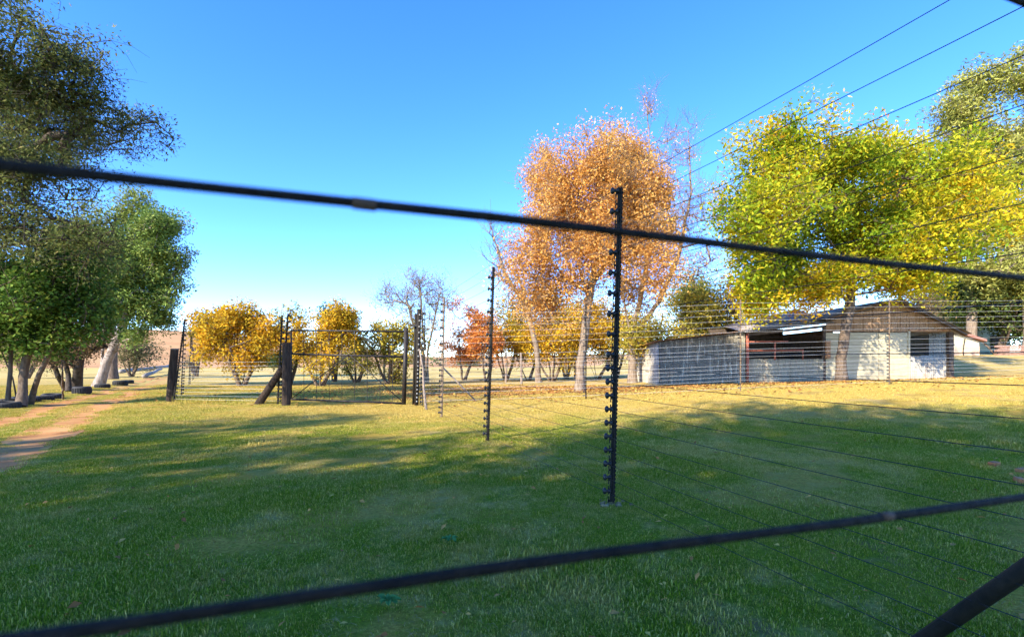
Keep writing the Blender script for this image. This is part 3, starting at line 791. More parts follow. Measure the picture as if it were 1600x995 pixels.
def make_tree(name, label, cat, base, trunks, lobes, n_cl, per, leaf, sig, lm, bm, R, seed, group=None, step=.4, shell=.45, tint_mix=(.6, .4),
              twigs=3, twig_len=.5, twig_r=.006, droop=0.0, limb_up=.7, tip=.008, zsig=1.0, tint_fn=None, extra_tw=0, leafless=0.0, lean_up=.5, clump=0.0, clump_n=14, clump_z=1.0):
    """trunks: polylines in world space; lobes: (centre, radii) ellipsoids that the foliage fills"""
    r = np.random.default_rng(seed)
    root = thing(name, base, label, cat, group)
    cen = np.array([l_[0] for l_ in lobes], float); rad = np.array([l_[1] for l_ in lobes], float)
    w = np.prod(rad, axis=1)**.8; w /= w.sum()
    pick = r.choice(len(lobes), n_cl, p=w); dr = rand_dirs(r, n_cl)
    C = cen[pick]+dr*rad[pick]*(r.random(n_cl)**shell)[:, None]*r.uniform(.85, 1.08, n_cl)[:, None]
    if clump > 0:      # gather most of the sprays round a smaller number of boughs
        ns = max(6, int(n_cl/clump_n)); sup = C[:ns]; own = r.integers(0, ns, n_cl); g_ = r.normal(0, 1, (n_cl, 3)); g_ *= np.minimum(1, 1.6/np.linalg.norm(g_, axis=1))[:, None]
        own_s = r.uniform(.6, 1.35, ns)[own][:, None]; Cg = sup[own]+g_*clump*own_s*np.array([1, 1, .75*clump_z]); loose = r.random(n_cl) < .12
        C = np.where(loose[:, None], C, Cg)
    # skeleton
    nodes, par, rootcount = [], [], 0
    for tr in trunks:
        tr = [np.array(v, float) for v in tr]; prev = -1
        if nodes and tr[0][2] > base[2]+.5:
            dd_ = np.linalg.norm(np.array(nodes)-tr[0], axis=1)
            if dd_.min() < 1.2: prev = int(dd_.argmin())
        if prev < 0: rootcount += 1
        for a, b in zip(tr[:-1], tr[1:]):
            k = max(1, int(np.linalg.norm(b-a)/step))
            for j in range(k):
                nodes.append(a+(b-a)*j/k+(r.normal(0, .015, 3) if prev >= 0 else 0)); par.append(prev); prev = len(nodes)-1
        nodes.append(tr[-1]); par.append(prev)
    n_tr = len(nodes); zmin_link = None
    first = np.array(nodes); top = first[:, 2].max()
    lowest = first[:, 2].min()+.35*(top-first[:, 2].min())
    X = np.zeros((n_tr+n_cl*14, 3)); X[:n_tr] = first; cnt = n_tr; allow = np.zeros(len(X), bool); allow[:n_tr] = first[:, 2] >= lowest
    order = np.argsort(np.linalg.norm(C-first[first[:, 2].argmax()], axis=1)+r.normal(0, .25, n_cl)); ends = []
    for ci in order:
        c = C[ci]; dv = c-X[:cnt]; dist = np.linalg.norm(dv, axis=1)
        cost = dist+limb_up*np.maximum(0, X[:cnt, 2]+.25*dist-c[2])+np.where(allow[:cnt], 0, 1e6)
        j = int(cost.argmin()); k = min(12, max(1, int(dist[j]/step))); a = X[j].copy(); prev = j
        perp = r.normal(0, .10, 3)*dist[j]
        for q_ in range(1, k+1):
            t_ = q_/k; pnt = a+(c-a)*t_+perp*4*t_*(1-t_)*.6+np.array([0, 0, -.22*dist[j]*4*t_*(1-t_)*.35*(1 if limb_up > 0 else -1)])
            if q_ < k: pnt = pnt+r.normal(0, .03*step, 3)
            X[cnt] = pnt; par.append(prev); allow[cnt] = True; prev = cnt; cnt += 1
        ends.append(prev)
    X = X[:cnt]; par = np.array(par); count = np.zeros(cnt); count[np.array(ends)] = 1
    for i in range(cnt-1, -1, -1):
        if par[i] >= 0 and i >= n_tr: count[par[i]] += count[i]
    for i in range(n_tr-1, -1, -1):
        if par[i] >= 0: count[par[i]] += count[i]
    ntot = max(1, n_cl/max(1, rootcount)); rr = tip+(R-tip)*np.clip(count/ntot, 0, 1.3)**.60
    zb = X[:n_tr, 2]-base[2]; rr[:n_tr] *= 1+.45*np.exp(-np.maximum(zb, 0)/.25)
    ch = np.where(par >= 0)[0]; pa = par[ch]
    thick = rr[ch] > .035
    Vs, Qs, off = [], [], 0
    for mask, nn in ((thick, 9), (~thick, 4)):
        if mask.any():
            i_, p_ = ch[mask], pa[mask]
            V, Q = tubes_np(X[p_], X[i_], np.minimum(rr[p_], rr[i_]*1.5), rr[i_], nn); Vs.append(V); Qs.append(Q+off); off += len(V)
    if twigs:
        src = np.repeat(np.array(ends), twigs); dn = rand_dirs(r, len(src)); dn[:, 2] = dn[:, 2]*.8+lean_up-droop; dn /= np.linalg.norm(dn, axis=1)[:, None]
        ln = r.uniform(.4, 1.1, len(src))[:, None]*twig_len
        mid_ = X[src]+dn*ln*.5+r.normal(0, .05, (len(src), 3))*twig_len; e_ = X[src]+dn*ln+r.normal(0, .06, (len(src), 3))*twig_len-np.array([0, 0, droop*.25*twig_len])
        V, Q = tubes_np(X[src], mid_, np.full(len(src), twig_r), np.full(len(src), twig_r*.8), 3); Vs.append(V); Qs.append(Q+off); off += len(V)
        V, Q = tubes_np(mid_, e_, np.full(len(src), twig_r*.8), np.full(len(src), twig_r*.45), 3); Vs.append(V); Qs.append(Q+off); off += len(V)
        if extra_tw:
            s2 = np.repeat(np.arange(len(e_)), extra_tw); f_ = r.uniform(.2, 1, len(s2))[:, None]
            st = X[src][s2]*(1-f_)+e_[s2]*f_; d2 = dn[s2]+rand_dirs(r, len(s2))*.8; d2 /= np.linalg.norm(d2, axis=1)[:, None]
            V, Q = tubes_np(st, st+d2*twig_len*r.uniform(.25, .6, len(s2))[:, None], np.full(len(s2), twig_r*.6), np.full(len(s2), twig_r*.35), 3); Vs.append(V); Qs.append(Q+off); off += len(V)
    b0 = np.array(base)
    link('trunk', fast_mesh('trunk', np.concatenate(Vs)-b0, np.concatenate(Qs), smooth=True), bm, root)
    if per > 0:
        keep = r.random(n_cl) >= leafless
        Ce = C[keep]; ncl = len(Ce)
        csz = r.uniform(.6, 1.35, ncl); nn = np.maximum(1, (per*csz).astype(int)); idx = np.repeat(np.arange(ncl), nn)
        g = r.normal(0, 1, (len(idx), 3)); g *= (np.minimum(1, 1.9/np.linalg.norm(g, axis=1)))[:, None]
        P = Ce[idx]+g*np.array([sig, sig, sig*zsig])*(csz[idx]**.5)[:, None]
        P[:, 2] -= droop*.35*sig*r.random(len(idx))
        ct = r.random(ncl) if tint_fn is None else np.clip(tint_fn(Ce, r), 0, 1)
        tn = np.clip(ct[idx]*tint_mix[0]+r.random(len(idx))*tint_mix[1], 0, 1)
        V, Q, tn = leaves_np(r, P, leaf[0], leaf[1], tn, droop=droop)
        link('crown', fast_mesh('crown', V-b0, Q, face_attr={'tint': tn}), lm, root)
    return root

def deep(lobes, amt, seed):
    """spread the boughs of a wide crown in depth round the trunk"""
    r = np.random.default_rng(seed); out = []
    for (c, rd) in lobes:
        k = 1+r.uniform(-amt, amt)/c[1]; out.append(((c[0]*k, c[1]*k, CZ+(c[2]-CZ)*k), tuple(v*k for v in rd)))
    return out
def lob(px, py, rx, ry, Y, ry_d=None, dY=0.0):
    """a lobe of a crown standing at distance Y, sized from how it looks"""
    c = ray(px, py, Y+dY); s = (Y+dY)/F
    return ((c.x, c.y, c.z), (rx*s, (ry_d if ry_d is not None else max(rx, ry)*s*.9), ry*s))

# --- big amber tree in the middle
b_ = gp(905, 611); Y = b_.y
tr = [[b_-Vector((0, 0, .1)), ray(908, 570, Y), ray(914, 520, Y), ray(920, 470, Y), ray(928, 420, Y+.1), ray(936, 360, Y+.2), ray(945, 280, Y+.1)],
      [ray(920, 470, Y), ray(905, 420, Y-.3), ray(893, 360, Y-.5), ray(880, 300, Y-.4)],
      [ray(924, 445, Y), ray(960, 395, Y+.3), ray(985, 330, Y+.4), ray(995, 260, Y+.5)],
      [ray(922, 460, Y), ray(880, 430, Y+.4), ray(845, 390, Y+.8), ray(835, 330, Y+.9)]]
def t_or(C, r): return .15+.55*r.random(len(C))+.25*((C[:, 2]-2)/8)
make_tree('autumn_tree', 'tall amber-leaved tree with slim grey trunk standing left of the shed', 'tree', b_, tr,
    deep([lob(962, 218, 38, 24, Y), lob(988, 250, 36, 38, Y), lob(935, 262, 32, 45, Y), lob(899, 240, 14, 30, Y), lob(917, 232, 7, 16, Y), lob(885, 285, 40, 50, Y), lob(850, 275, 30, 42, Y), lob(955, 300, 60, 60, Y), lob(1003, 305, 30, 58, Y),
     lob(832, 312, 20, 30, Y), lob(850, 345, 45, 50, Y), lob(905, 355, 60, 55, Y), lob(975, 370, 60, 45, Y), lob(1022, 345, 30, 45, Y), lob(820, 400, 32, 42, Y), lob(865, 415, 50, 42, Y), lob(1020, 400, 38, 40, Y), lob(930, 410, 60, 32, Y), lob(812, 445, 28, 30, Y), lob(1000, 440, 36, 24, Y), lob(850, 470, 34, 18, Y), lob(828, 480, 26, 26, Y), lob(885, 462, 40, 22, Y), lob(945, 448, 44, 20, Y), lob(1000, 462, 34, 20, Y)], 1.6, 1),
    1800, 58, (.092, .043), .165, L['orange'], B['grey'], .14, 11, twigs=3, twig_len=.6, twig_r=.0055, extra_tw=1, droop=.3, zsig=1.6, shell=.42, tint_fn=t_or, tip=.006, clump=.32, clump_n=11, clump_z=1.6)
# --- second tree, half bare
b_ = gp(988, 598); Y = b_.y
tr = [[b_-Vector((0, 0, .1)), ray(988, 555, Y), ray(986, 520, Y)], [ray(986, 525, Y), ray(975, 470, Y-.3), ray(965, 400, Y-.3), ray(960, 340, Y)],
      [ray(987, 520, Y), ray(1000, 470, Y+.2), ray(1012, 400, Y+.4), ray(1020, 300, Y+.4), ray(1012, 180, Y+.3), ray(1008, 130, Y+.3)], [ray(988, 525, Y), ray(1030, 470, Y+.3), ray(1060, 400, Y+.2), ray(1080, 300, Y+.2), ray(1075, 205, Y)]]
make_tree('autumn_tree', 'half-bare tree with thick dark trunk behind the tall amber tree', 'tree', b_, tr,
    [lob(1010, 440, 60, 60, Y), lob(1045, 350, 70, 70, Y), lob(1095, 330, 45, 60, Y), lob(1040, 260, 45, 60, Y), lob(990, 380, 50, 60, Y), lob(1085, 410, 55, 45, Y), lob(1015, 170, 14, 40, Y), lob(1070, 230, 18, 45, Y)],
    480, 26, (.10, .048), .24, L['orange'], B['grey'], .21, 12, twigs=4, twig_len=1.0, twig_r=.007, extra_tw=2, leafless=.5, shell=.5, tip=.007, tint_mix=(.5, .4), lean_up=.9)
# --- leafless tree showing left of the amber tree
Y = 27.0; bx_ = ray(842, 590, Y).x; b_ = on(bx_, Y)
make_tree('bare_tree', 'leafless tree with thin upright twigs showing left of the tall amber tree', 'tree', b_,
    [[b_, ray(838, 540, Y), ray(820, 470, Y)], [ray(820, 475, Y), ray(790, 430, Y), ray(765, 350, Y)], [ray(825, 480, Y), ray(800, 400, Y), ray(792, 340, Y)]],
    [lob(785, 420, 28, 55, Y), lob(770, 395, 18, 50, Y), lob(810, 450, 30, 40, Y)], 46, 0, (0, 0), .1, None, B['grey'], .15, 13, twigs=4, twig_len=1.5, twig_r=.012, extra_tw=2, lean_up=1.1, tip=.012)
# --- the large yellow-green tree
b_ = gp(1315, 598); b_ = on(b_.x*21.3/b_.y, 21.3); Y = b_.y
tr = [[b_-Vector((0, 0, .1)), ray(1314, 560, Y), ray(1320, 520, Y), ray(1328, 480, Y), ray(1332, 440, Y)],
      [ray(1330, 450, Y), ray(1310, 400, Y), ray(1270, 330, Y-.3), ray(1230, 270, Y-.3)], [ray(1330, 455, Y), ray(1340, 390, Y+.3), ray(1335, 300, Y+.5), ray(1330, 220, Y+.5)],
      [ray(1330, 460, Y), ray(1380, 420, Y), ray(1440, 380, Y-.3), ray(1500, 330, Y-.5)], [ray(1326, 470, Y), ray(1280, 440, Y-.5), ray(1220, 410, Y-.8), ray(1170, 380, Y-.9)],
      [ray(1331, 450, Y), ray(1380, 350, Y+.4), ray(1420, 270, Y+.5)], [ray(1330, 462, Y), ray(1390, 450, Y-.6), ray(1450, 440, Y-1)]]
_Y = Y
def t_mx(C, r):
    px = C[:, 0]/C[:, 1]*F+CX; py = HY-(C[:, 2]-CZ)/C[:, 1]*F
    s = .42+.10*np.sin(px*.021+1.0)*np.sin(py*.027)+.08*np.sin(px*.045+py*.03)
    s = s+.12*np.exp(-((px-1470)/60)**2-((py-330)/70)**2)+.28*np.exp(-((py-475)/35)**2)+.24*np.exp(-((px-1570)/45)**2-((py-340)/60)**2)+.18*np.exp(-((py-180)/40)**2)
    return s+r.normal(0, .19, len(C))
make_tree('autumn_tree', 'large round-crowned tree turning from green to yellow in front of the shed', 'tree', b_, tr,
    deep([lob(1225, 258, 68, 64, Y), lob(1320, 254, 72, 54, Y), lob(1385, 246, 36, 38, Y), lob(1190, 330, 75, 60, Y), lob(1290, 320, 85, 75, Y), lob(1390, 310, 80, 70, Y),
     lob(1480, 290, 70, 65, Y), lob(1520, 350, 60, 55, Y), lob(1440, 390, 75, 50, Y), lob(1340, 400, 80, 55, Y), lob(1220, 410, 70, 50, Y), lob(1200, 455, 42, 26, Y), lob(1285, 448, 45, 26, Y), lob(1400, 440, 55, 26, Y), lob(1168, 488, 16, 18, Y, None, -.3), lob(1160, 370, 40, 36, Y),
     lob(1478, 465, 26, 20, Y), lob(1560, 350, 42, 45, Y), lob(1300, 462, 14, 14, Y)], 4.2, 2)+[lob(1185, 468, 34, 18, Y, 1.0), lob(1290, 455, 34, 18, Y, 1.0), lob(1420, 440, 48, 18, Y, 1.2), lob(1225, 455, 45, 25, Y, 1.2), lob(1455, 320, 55, 60, Y, 2.0)],
    1750, 76, (.18, .078), .33, L['mixed'], B['brown'], .20, 21, clump=.60, clump_n=12, step=.5, twigs=3, twig_len=.6, twig_r=.009, shell=.40, tint_fn=t_mx, tint_mix=(.78, .22), tip=.012)

# --- orchard row: small many-stemmed trees
def small_tree(px, py, w_px, top_px, bot_px, lm, label, seed, n=190, per=66, leaf=(.15, .075), cat='tree', stems=4, group='small trees of the orchard row', name='orchard_tree', sig=.24, R=.075, tint_fn=None, spread=.55, bare=0.0, bm=None, Yfix=None):
    b_ = gp(px, py)
    if Yfix: b_ = on((px-CX)/F*Yfix, Yfix)
    Y = b_.y; r = np.random.default_rng(seed); s = Y/F
    zc = (top_px+bot_px)/2; hh = (bot_px-top_px)/2
    trs = []
    for k in range(stems):
        a = 2*math.pi*(k+.3*r.random())/stems; ex = math.cos(a)*w_px*s*.5*spread*r.uniform(.6, 1.1); ey = math.sin(a)*w_px*s*.5*spread
        zt = CZ+(HY-zc)*s
        p0 = Vector((b_.x+math.cos(a)*.07, b_.y+math.sin(a)*.07, b_.z-.08)); p2 = Vector((b_.x+ex, b_.y+ey, zt))
        trs.append([p0, p0.lerp(p2, .35)+Vector((ex*.06, ey*.06, .0)), p0.lerp(p2, .7), p2])
    lobes = [lob(px, zc, w_px*.46, hh*.9, Y)]
    for k in range(5):
        a = r.uniform(0, 2*math.pi); q_ = r.uniform(.2, .34)
        lobes.append(lob(px+math.cos(a)*w_px*.30, zc+math.sin(a)*hh*.55, w_px*q_*.8, hh*q_*1.5, Y, w_px*q_*s))
    return make_tree(name, label, cat, b_, trs, lobes, n, per, leaf, sig, lm, bm or B['brown'], R, seed, group, step=.35, twigs=3, twig_len=.45, twig_r=.007, shell=.5, tint_fn=tint_fn, leafless=bare, tip=.008, clump=sig*1.2, clump_n=8)
small_tree(378, 603, 138, 472, 594, L['yellow'], 'bright yellow rounded tree between the track fence and the gate', 31, 330, 66)
small_tree(306, 588, 34, 488, 560, L['yellow'], 'small yellow sapling just behind the posts along the track', 32, 50, 40, stems=3)
small_tree(450, 600, 84, 478, 588, L['lime'], 'narrow yellow-green tree behind the wooden gate post', 33, 80, 45)
small_tree(500, 603, 124, 476, 586, L['yellow'], 'golden tree with forked stems behind the left half of the gate', 34, 200, 60)
small_tree(522, 596, 46, 468, 520, L['dark'], 'small green-topped tree rising behind the golden tree at the gate', 35, 50, 40)
small_tree(556, 597, 104, 496, 586, L['lime'], 'thin-leaved tree with forked stems behind the middle of the gate', 36, 80, 40)
small_tree(608, 600, 116, 494, 592, L['lime'], 'yellow-green bushy tree behind the right half of the gate', 37, 150, 50)
b_ = gp(664, 597); Y = b_.y
make_tree('bare_tree', 'nearly leafless grey tree with upswept branches behind the corner post', 'tree', b_,
    [[b_, ray(662, 555, Y), ray(650, 520, Y), ray(635, 470, Y)], [b_+Vector((.15, 0, 0)), ray(668, 550, Y), ray(678, 500, Y), ray(690, 450, Y)], [ray(664, 545, Y), ray(660, 500, Y+.3), ray(655, 440, Y+.4)]],
    [lob(645, 470, 50, 40, Y), lob(690, 465, 30, 40, Y), lob(605, 465, 25, 28, Y), lob(660, 520, 45, 30, Y), lob(655, 435, 30, 15, Y)],
    400, 10, (.10, .045), .26, L['olive'], B['twig'], .085, 38, twigs=3, twig_len=.8, twig_r=.007, extra_tw=2, lean_up=.9, leafless=.25, tip=.007)
small_tree(724, 594, 104, 466, 582, L['amber'], 'orange-leaved small tree right of the bare grey tree', 39, 190, 46, stems=3)
small_tree(760, 597, 70, 478, 578, L['amber'], 'orange small tree with two leaning stems behind the second fence post', 40, 90, 42, stems=2)
for k, (px_, py_, w_, tp, bt, lm, lab) in enumerate([
    (790, 594, 64, 460, 560, 'yellow', 'yellow tree at the left end of the orchard row'),
    (826, 594, 74, 455, 560, 'lime', 'forked yellow-green tree of the orchard row left of the amber tree trunk'),
    (862, 596, 70, 462, 562, 'yellow', 'wide-forked yellow tree of the orchard row beside the amber tree trunk'),
    (884, 591, 66, 470, 560, 'lime', 'many-stemmed tree of the orchard row just behind the amber tree trunk'),
    (933, 593, 70, 468, 558, 'yellow', 'thin forked yellow tree of the orchard row right of the amber tree trunk'),
    (962, 590, 66, 480, 560, 'lime', 'small tree of the orchard row behind the nearest fence post')]):
    small_tree(px_, py_, w_*1.65, tp+(2, -22, -6, -18, -10, 4)[k], bt+12, L[lm], lab, 50+k, 260, 50, stems=(3, 2, 4, 5, 3, 2)[k], sig=.34, bare=(.05, .2, .05, .3, .12, .2)[k], spread=(.5, .9, .7, .4, .8, .6)[k])
# --- bushes left of and behind the shed
small_tree(1030, 590, 120, 485, 580, L['lime'], 'green and yellow bush against the left end of the shed', 61, 240, 60, group='bushes round the shed', name='garden_bush', Yfix=25.5, cat='bush', sig=.34)
small_tree(1085, 560, 90, 440, 560, L['lime'], 'tall olive-yellow bush behind the left wing of the shed', 62, 200, 55, group='bushes round the shed', name='garden_bush', Yfix=30, cat='bush', leaf=(.2, .09), sig=.4)
small_tree(1135, 560, 90, 425, 560, L['brown'], 'brown twiggy tree behind the left wing of the shed', 63, 260, 50, group='bushes round the shed', name='garden_tree', Yfix=31, bare=.2, leaf=(.17, .07), sig=.4)
small_tree(1082, 560, 52, 415, 500, L['pepper'], 'pale green feathery treetop above the bushes left of the shed', 64, 90, 60, group='bushes round the shed', name='garden_tree', Yfix=38, leaf=(.24, .09), sig=.5)
small_tree(1440, 540, 60, 455, 520, L['brown'], 'grey twiggy bush above the shed roof at right', 65, 110, 30, group='bushes round the shed', name='garden_bush', Yfix=33, cat='bush', leaf=(.18, .07), sig=.4)
# --- tall feathery conifers at right
def conifer(px, py_top, w, bot, Y, label, seed, lm='pine', n=560, per=72, leaf=(.36, .085), sig=.42, extra=()):
    b_ = on((px-CX)/F*Y, Y)
    trs = [[b_, ray(px, (py_top+bot)/2, Y), ray(px, py_top+12, Y)]]
    lobes = []; r = np.random.default_rng(seed); nl = 9
    for k in range(nl):
        t_ = k/(nl-1); yy_ = py_top+18+(bot-py_top-30)*t_
        ww = w*.5*(.35+.65*min(1, t_*2.0))
        lobes.append(lob(px+r.uniform(-.35, .35)*ww, yy_, ww*r.uniform(.6, .85), (bot-py_top)/nl*.85, Y, ww*Y/F*.7))
    for e_ in extra: lobes.append(lob(*e_, Y))
    return make_tree('conifer', label, 'tree', b_, trs, lobes, n, per, leaf, sig, L[lm], B['grey'], .32, seed, 'tall conifers behind the shed', step=.8, twigs=2, twig_len=.8, twig_r=.014, shell=.45, tip=.02, zsig=.8, clump=.8, clump_n=13)
conifer(1518, 98, 205, 420, 36, 'tall feathery conifer, left of the two behind the yellow tree', 71, extra=((1490, 165, 38, 28), (1530, 150, 38, 30)))
conifer(1608, 80, 165, 480, 34, 'tallest feathery conifer rising at the right edge', 72)
# --- dark trees on the right behind the house
small_tree(1560, 560, 190, 395, 540, L['dark'], 'dense dark green tree over the pale green house at right', 73, 420, 80, group='green trees at right', name='garden_tree', Yfix=37, leaf=(.30, .13), sig=.55, R=.2, stems=3)
small_tree(1640, 570, 120, 400, 560, L['dark'], 'dark green tree cut by the right edge behind the brick wall', 74, 220, 70, group='green trees at right', name='garden_tree', Yfix=36, leaf=(.30, .13), sig=.55, R=.2, stems=2)
small_tree(1490, 560, 60, 430, 500, L['dark'], 'dark green tree between the shed gable and the conifers', 75, 110, 60, group='green trees at right', name='garden_tree', Yfix=44, leaf=(.34, .14), sig=.6, R=.2, stems=3)

# --- left side
# thorn tree hanging into the top left corner
Y = 10.5; b_ = on(-13.8, 10.8)
tr = [[b_-Vector((0, 0, .1)), (-13.6, 10.8, 2.0), (-13.2, 10.7, 3.6)], [(-13.2, 10.7, 3.5), (-11.6, 10.5, 5.0), (-9.8, 10.3, 5.9), (-8.3, 10.2, 5.9)],
      [(-13.2, 10.7, 3.6), (-12.6, 10.6, 6.0), (-11.6, 10.4, 8.2)], [(-13.2, 10.7, 3.2), (-11.8, 10.3, 3.9), (-10.2, 10.1, 3.9), (-9.2, 10.0, 3.4)], [(-13.2, 10.7, 3.6), (-14.6, 11, 5.5), (-15.5, 11, 7.5)]]
make_tree('thorn_tree', 'large fine-leaved thorn tree hanging into the top left corner', 'tree', b_, tr,
    deep([lob(20, 120, 80, 95, Y), lob(110, 110, 70, 60, Y), lob(90, 195, 105, 50, Y), lob(185, 200, 60, 36, Y), lob(30, 270, 80, 70, Y), lob(130, 265, 60, 30, Y), lob(40, 350, 70, 60, Y), lob(110, 350, 55, 60, Y, None, -.4),
     lob(-120, 150, 130, 150, Y), lob(40, 20, 60, 45, Y), lob(-40, 300, 90, 100, Y)], 1.6, 3),
    1800, 56, (.075, .030), .14, L['thorn'], B['dark'], .24, 81, step=.35, twigs=3, twig_len=.55, twig_r=.004, extra_tw=0, shell=.6, tip=.005, limb_up=.2, droop=.15, lean_up=.0, tint_mix=(.45, .5), clump=.42, clump_n=11, clump_z=.5)
# multi-stemmed broadleaf
b_ = gp(35, 634); Y = b_.y
tr = [[gp(12, 634), ray(15, 580, Y), ray(18, 520, Y)], [gp(32, 636), ray(36, 590, Y), ray(50, 530, Y), ray(60, 480, Y)], [gp(47, 632), ray(62, 585, Y), ray(88, 530, Y)], [gp(98, 624), ray(98, 580, Y+.6), ray(97, 520, Y+.8)], [gp(28, 634), ray(20, 590, Y), ray(-5, 530, Y)]]
make_tree('broadleaf_tree', 'dark green tree with several stems at left edge behind the tyres', 'tree', b_, tr,
    [lob(60, 470, 90, 65, Y), lob(110, 500, 45, 40, Y), lob(20, 520, 50, 35, Y), lob(90, 420, 60, 45, Y), lob(0, 440, 60, 60, Y), lob(70, 545, 30, 14, Y)],
    520, 62, (.11, .06), .2, L['broad'], B['brown'], .075, 82, twigs=2, twig_len=.4, shell=.5, clump=.3, clump_n=10)
# leaning cypress with dense crown
b_ = gp(152, 603); Y = b_.y
tr = [[b_-Vector((0, 0, .1)), ray(165, 570, Y), ray(182, 530, Y), ray(200, 490, Y), ray(215, 430, Y)], [ray(158, 590, Y+.2), ray(160, 550, Y+.3), ray(165, 500, Y+.3), ray(170, 440, Y+.3)], [ray(178, 540, Y), ray(200, 530, Y-.3), ray(216, 520, Y-.4)]]
make_tree('cypress_tree', 'dense rounded evergreen with pale leaning trunk beside the dirt track', 'tree', b_, tr,
    [lob(225, 420, 62, 58, Y), lob(240, 380, 44, 45, Y), lob(205, 455, 60, 50, Y), lob(245, 470, 38, 36, Y), lob(190, 410, 50, 50, Y), lob(222, 505, 36, 22, Y)],
    700, 80, (.15, .06), .26, L['cypress'], B['pale'], .165, 83, twigs=1, twig_len=.4, shell=.25, tip=.012, clump=.27, clump_n=7)
b_ = gp(176, 592); Y = b_.y
tr = [[b_, ray(176, 550, Y), ray(172, 480, Y), ray(175, 400, Y), ray(180, 340, Y)]]
make_tree('cypress_tree', 'tall pale green tree rising behind the dense leaning evergreen', 'tree', b_, tr,
    [lob(185, 345, 50, 40, Y), lob(215, 345, 40, 35, Y), lob(150, 390, 55, 50, Y), lob(200, 400, 60, 55, Y), lob(140, 440, 50, 50, Y), lob(170, 480, 50, 40, Y), lob(255, 365, 16, 18, Y)],
    560, 70, (.26, .09), .40, L['pepper'], B['brown'], .25, 84, step=.6, twigs=2, twig_len=.6, shell=.45, tip=.015, clump=.7, clump_n=12)
b_ = gp(112, 611); Y = b_.y
tr = [[gp(107, 612), ray(108, 585, Y), ray(100, 560, Y)], [gp(118, 610), ray(122, 575, Y), ray(130, 535, Y)], [gp(104, 610), ray(92, 588, Y), ray(82, 565, Y)]]
make_tree('small_tree', 'brownish small tree with a dark double trunk on the verge at left', 'tree', b_, tr,
    [lob(110, 545, 45, 24, Y), lob(90, 560, 36, 18, Y), lob(130, 530, 36, 26, Y)], 170, 42, (.10, .045), .22, L['brown'], B['dark'], .13, 85, twigs=3, twig_len=.5)
small_tree(205, 588, 70, 515, 575, L['olive'], 'loose olive bush in the shade beyond the leaning evergreen', 86, 110, 40, group='bushes along the track', name='verge_bush', cat='bush', leaf=(.2, .08), sig=.45)
small_tree(40, 592, 90, 500, 575, L['pepper'], 'pale green tree in the sun far behind the multi-stemmed tree', 87, 120, 50, group='bushes along the track', name='verge_tree', leaf=(.2, .08), sig=.45)
small_tree(303, 584, 30, 545, 580, L['olive'], 'low olive shrub tangled in the fence along the track', 88, 40, 26, group='bushes along the track', name='verge_bush', cat='bush', leaf=(.14, .06), sig=.3)
for k, (px_, py_, w_, tp) in enumerate(((545, 572.5, 60, 560), (720, 573, 90, 556), (620, 572, 60, 559), (430, 574, 50, 562))):
    small_tree(px_, py_, w_, tp, 571, L['dark' if k % 2 else 'olive'], ['far low grey bush on the field behind the gate', 'far low dark bush on the field behind the orange trees', 'far dark bush on the field behind the bare tree', 'far bush on the field behind the yellow trees'][k], 90+k, 40, 26, group='far bushes on the field', name='field_bush', cat='bush', leaf=(.8, .4), sig=1.0, stems=2)

# --- shade trees standing behind the photographer, whose shadow lies over the lawn
def shade_tree(x, y, h, rw, lowz, label, seed, n=300, per=70):
    b_ = on(x, y); r = np.random.default_rng(seed)
    tr = [[b_-Vector((0, 0, .1)), (x+.1, y, lowz), (x, y+.1, h*.6), (x+.1, y, h*.85)]]
    lobes = [((x, y, (h+lowz)/2), (rw*.8, rw*.8, (h-lowz)/2*.85))]
    for k in range(7):
        a = r.uniform(0, 6.28); q_ = r.uniform(.3, .5)
        lobes.append(((x+math.cos(a)*rw*.55, y+math.sin(a)*rw*.55, lowz+(h-lowz)*r.uniform(.25, .8)), (rw*q_, rw*q_, (h-lowz)*q_*.5)))
    make_tree('shade_tree', label, 'tree', b_, tr, lobes, n, per, (.26, .13), .42, L['broad'], B['brown'], .25, seed, 'shade trees behind the photographer', step=.7, twigs=1, twig_len=.5, shell=.5)
shade_tree(-8.7, -9.3, 15.0, 5.0, 5.6, 'tallest green shade tree behind the photographer, left of centre', 101, 360, 60)
shade_tree(-2.0, -7.4, 13.6, 4.4, 4.2, 'green shade tree behind the photographer, near centre', 102, 340, 60)
shade_tree(-14.0, -9.6, 13.6, 3.7, 5.0, 'green shade tree behind the photographer, farther left', 103, 165, 48)
shade_tree(-17.6, -6.4, 13.4, 3.0, 5.0, 'slim shade tree behind the photographer at far left', 104, 150, 48)
shade_tree(-7.6, -4.8, 8.6, 2.4, 4.2, 'small shade tree close behind the photographer', 106, 110, 50)

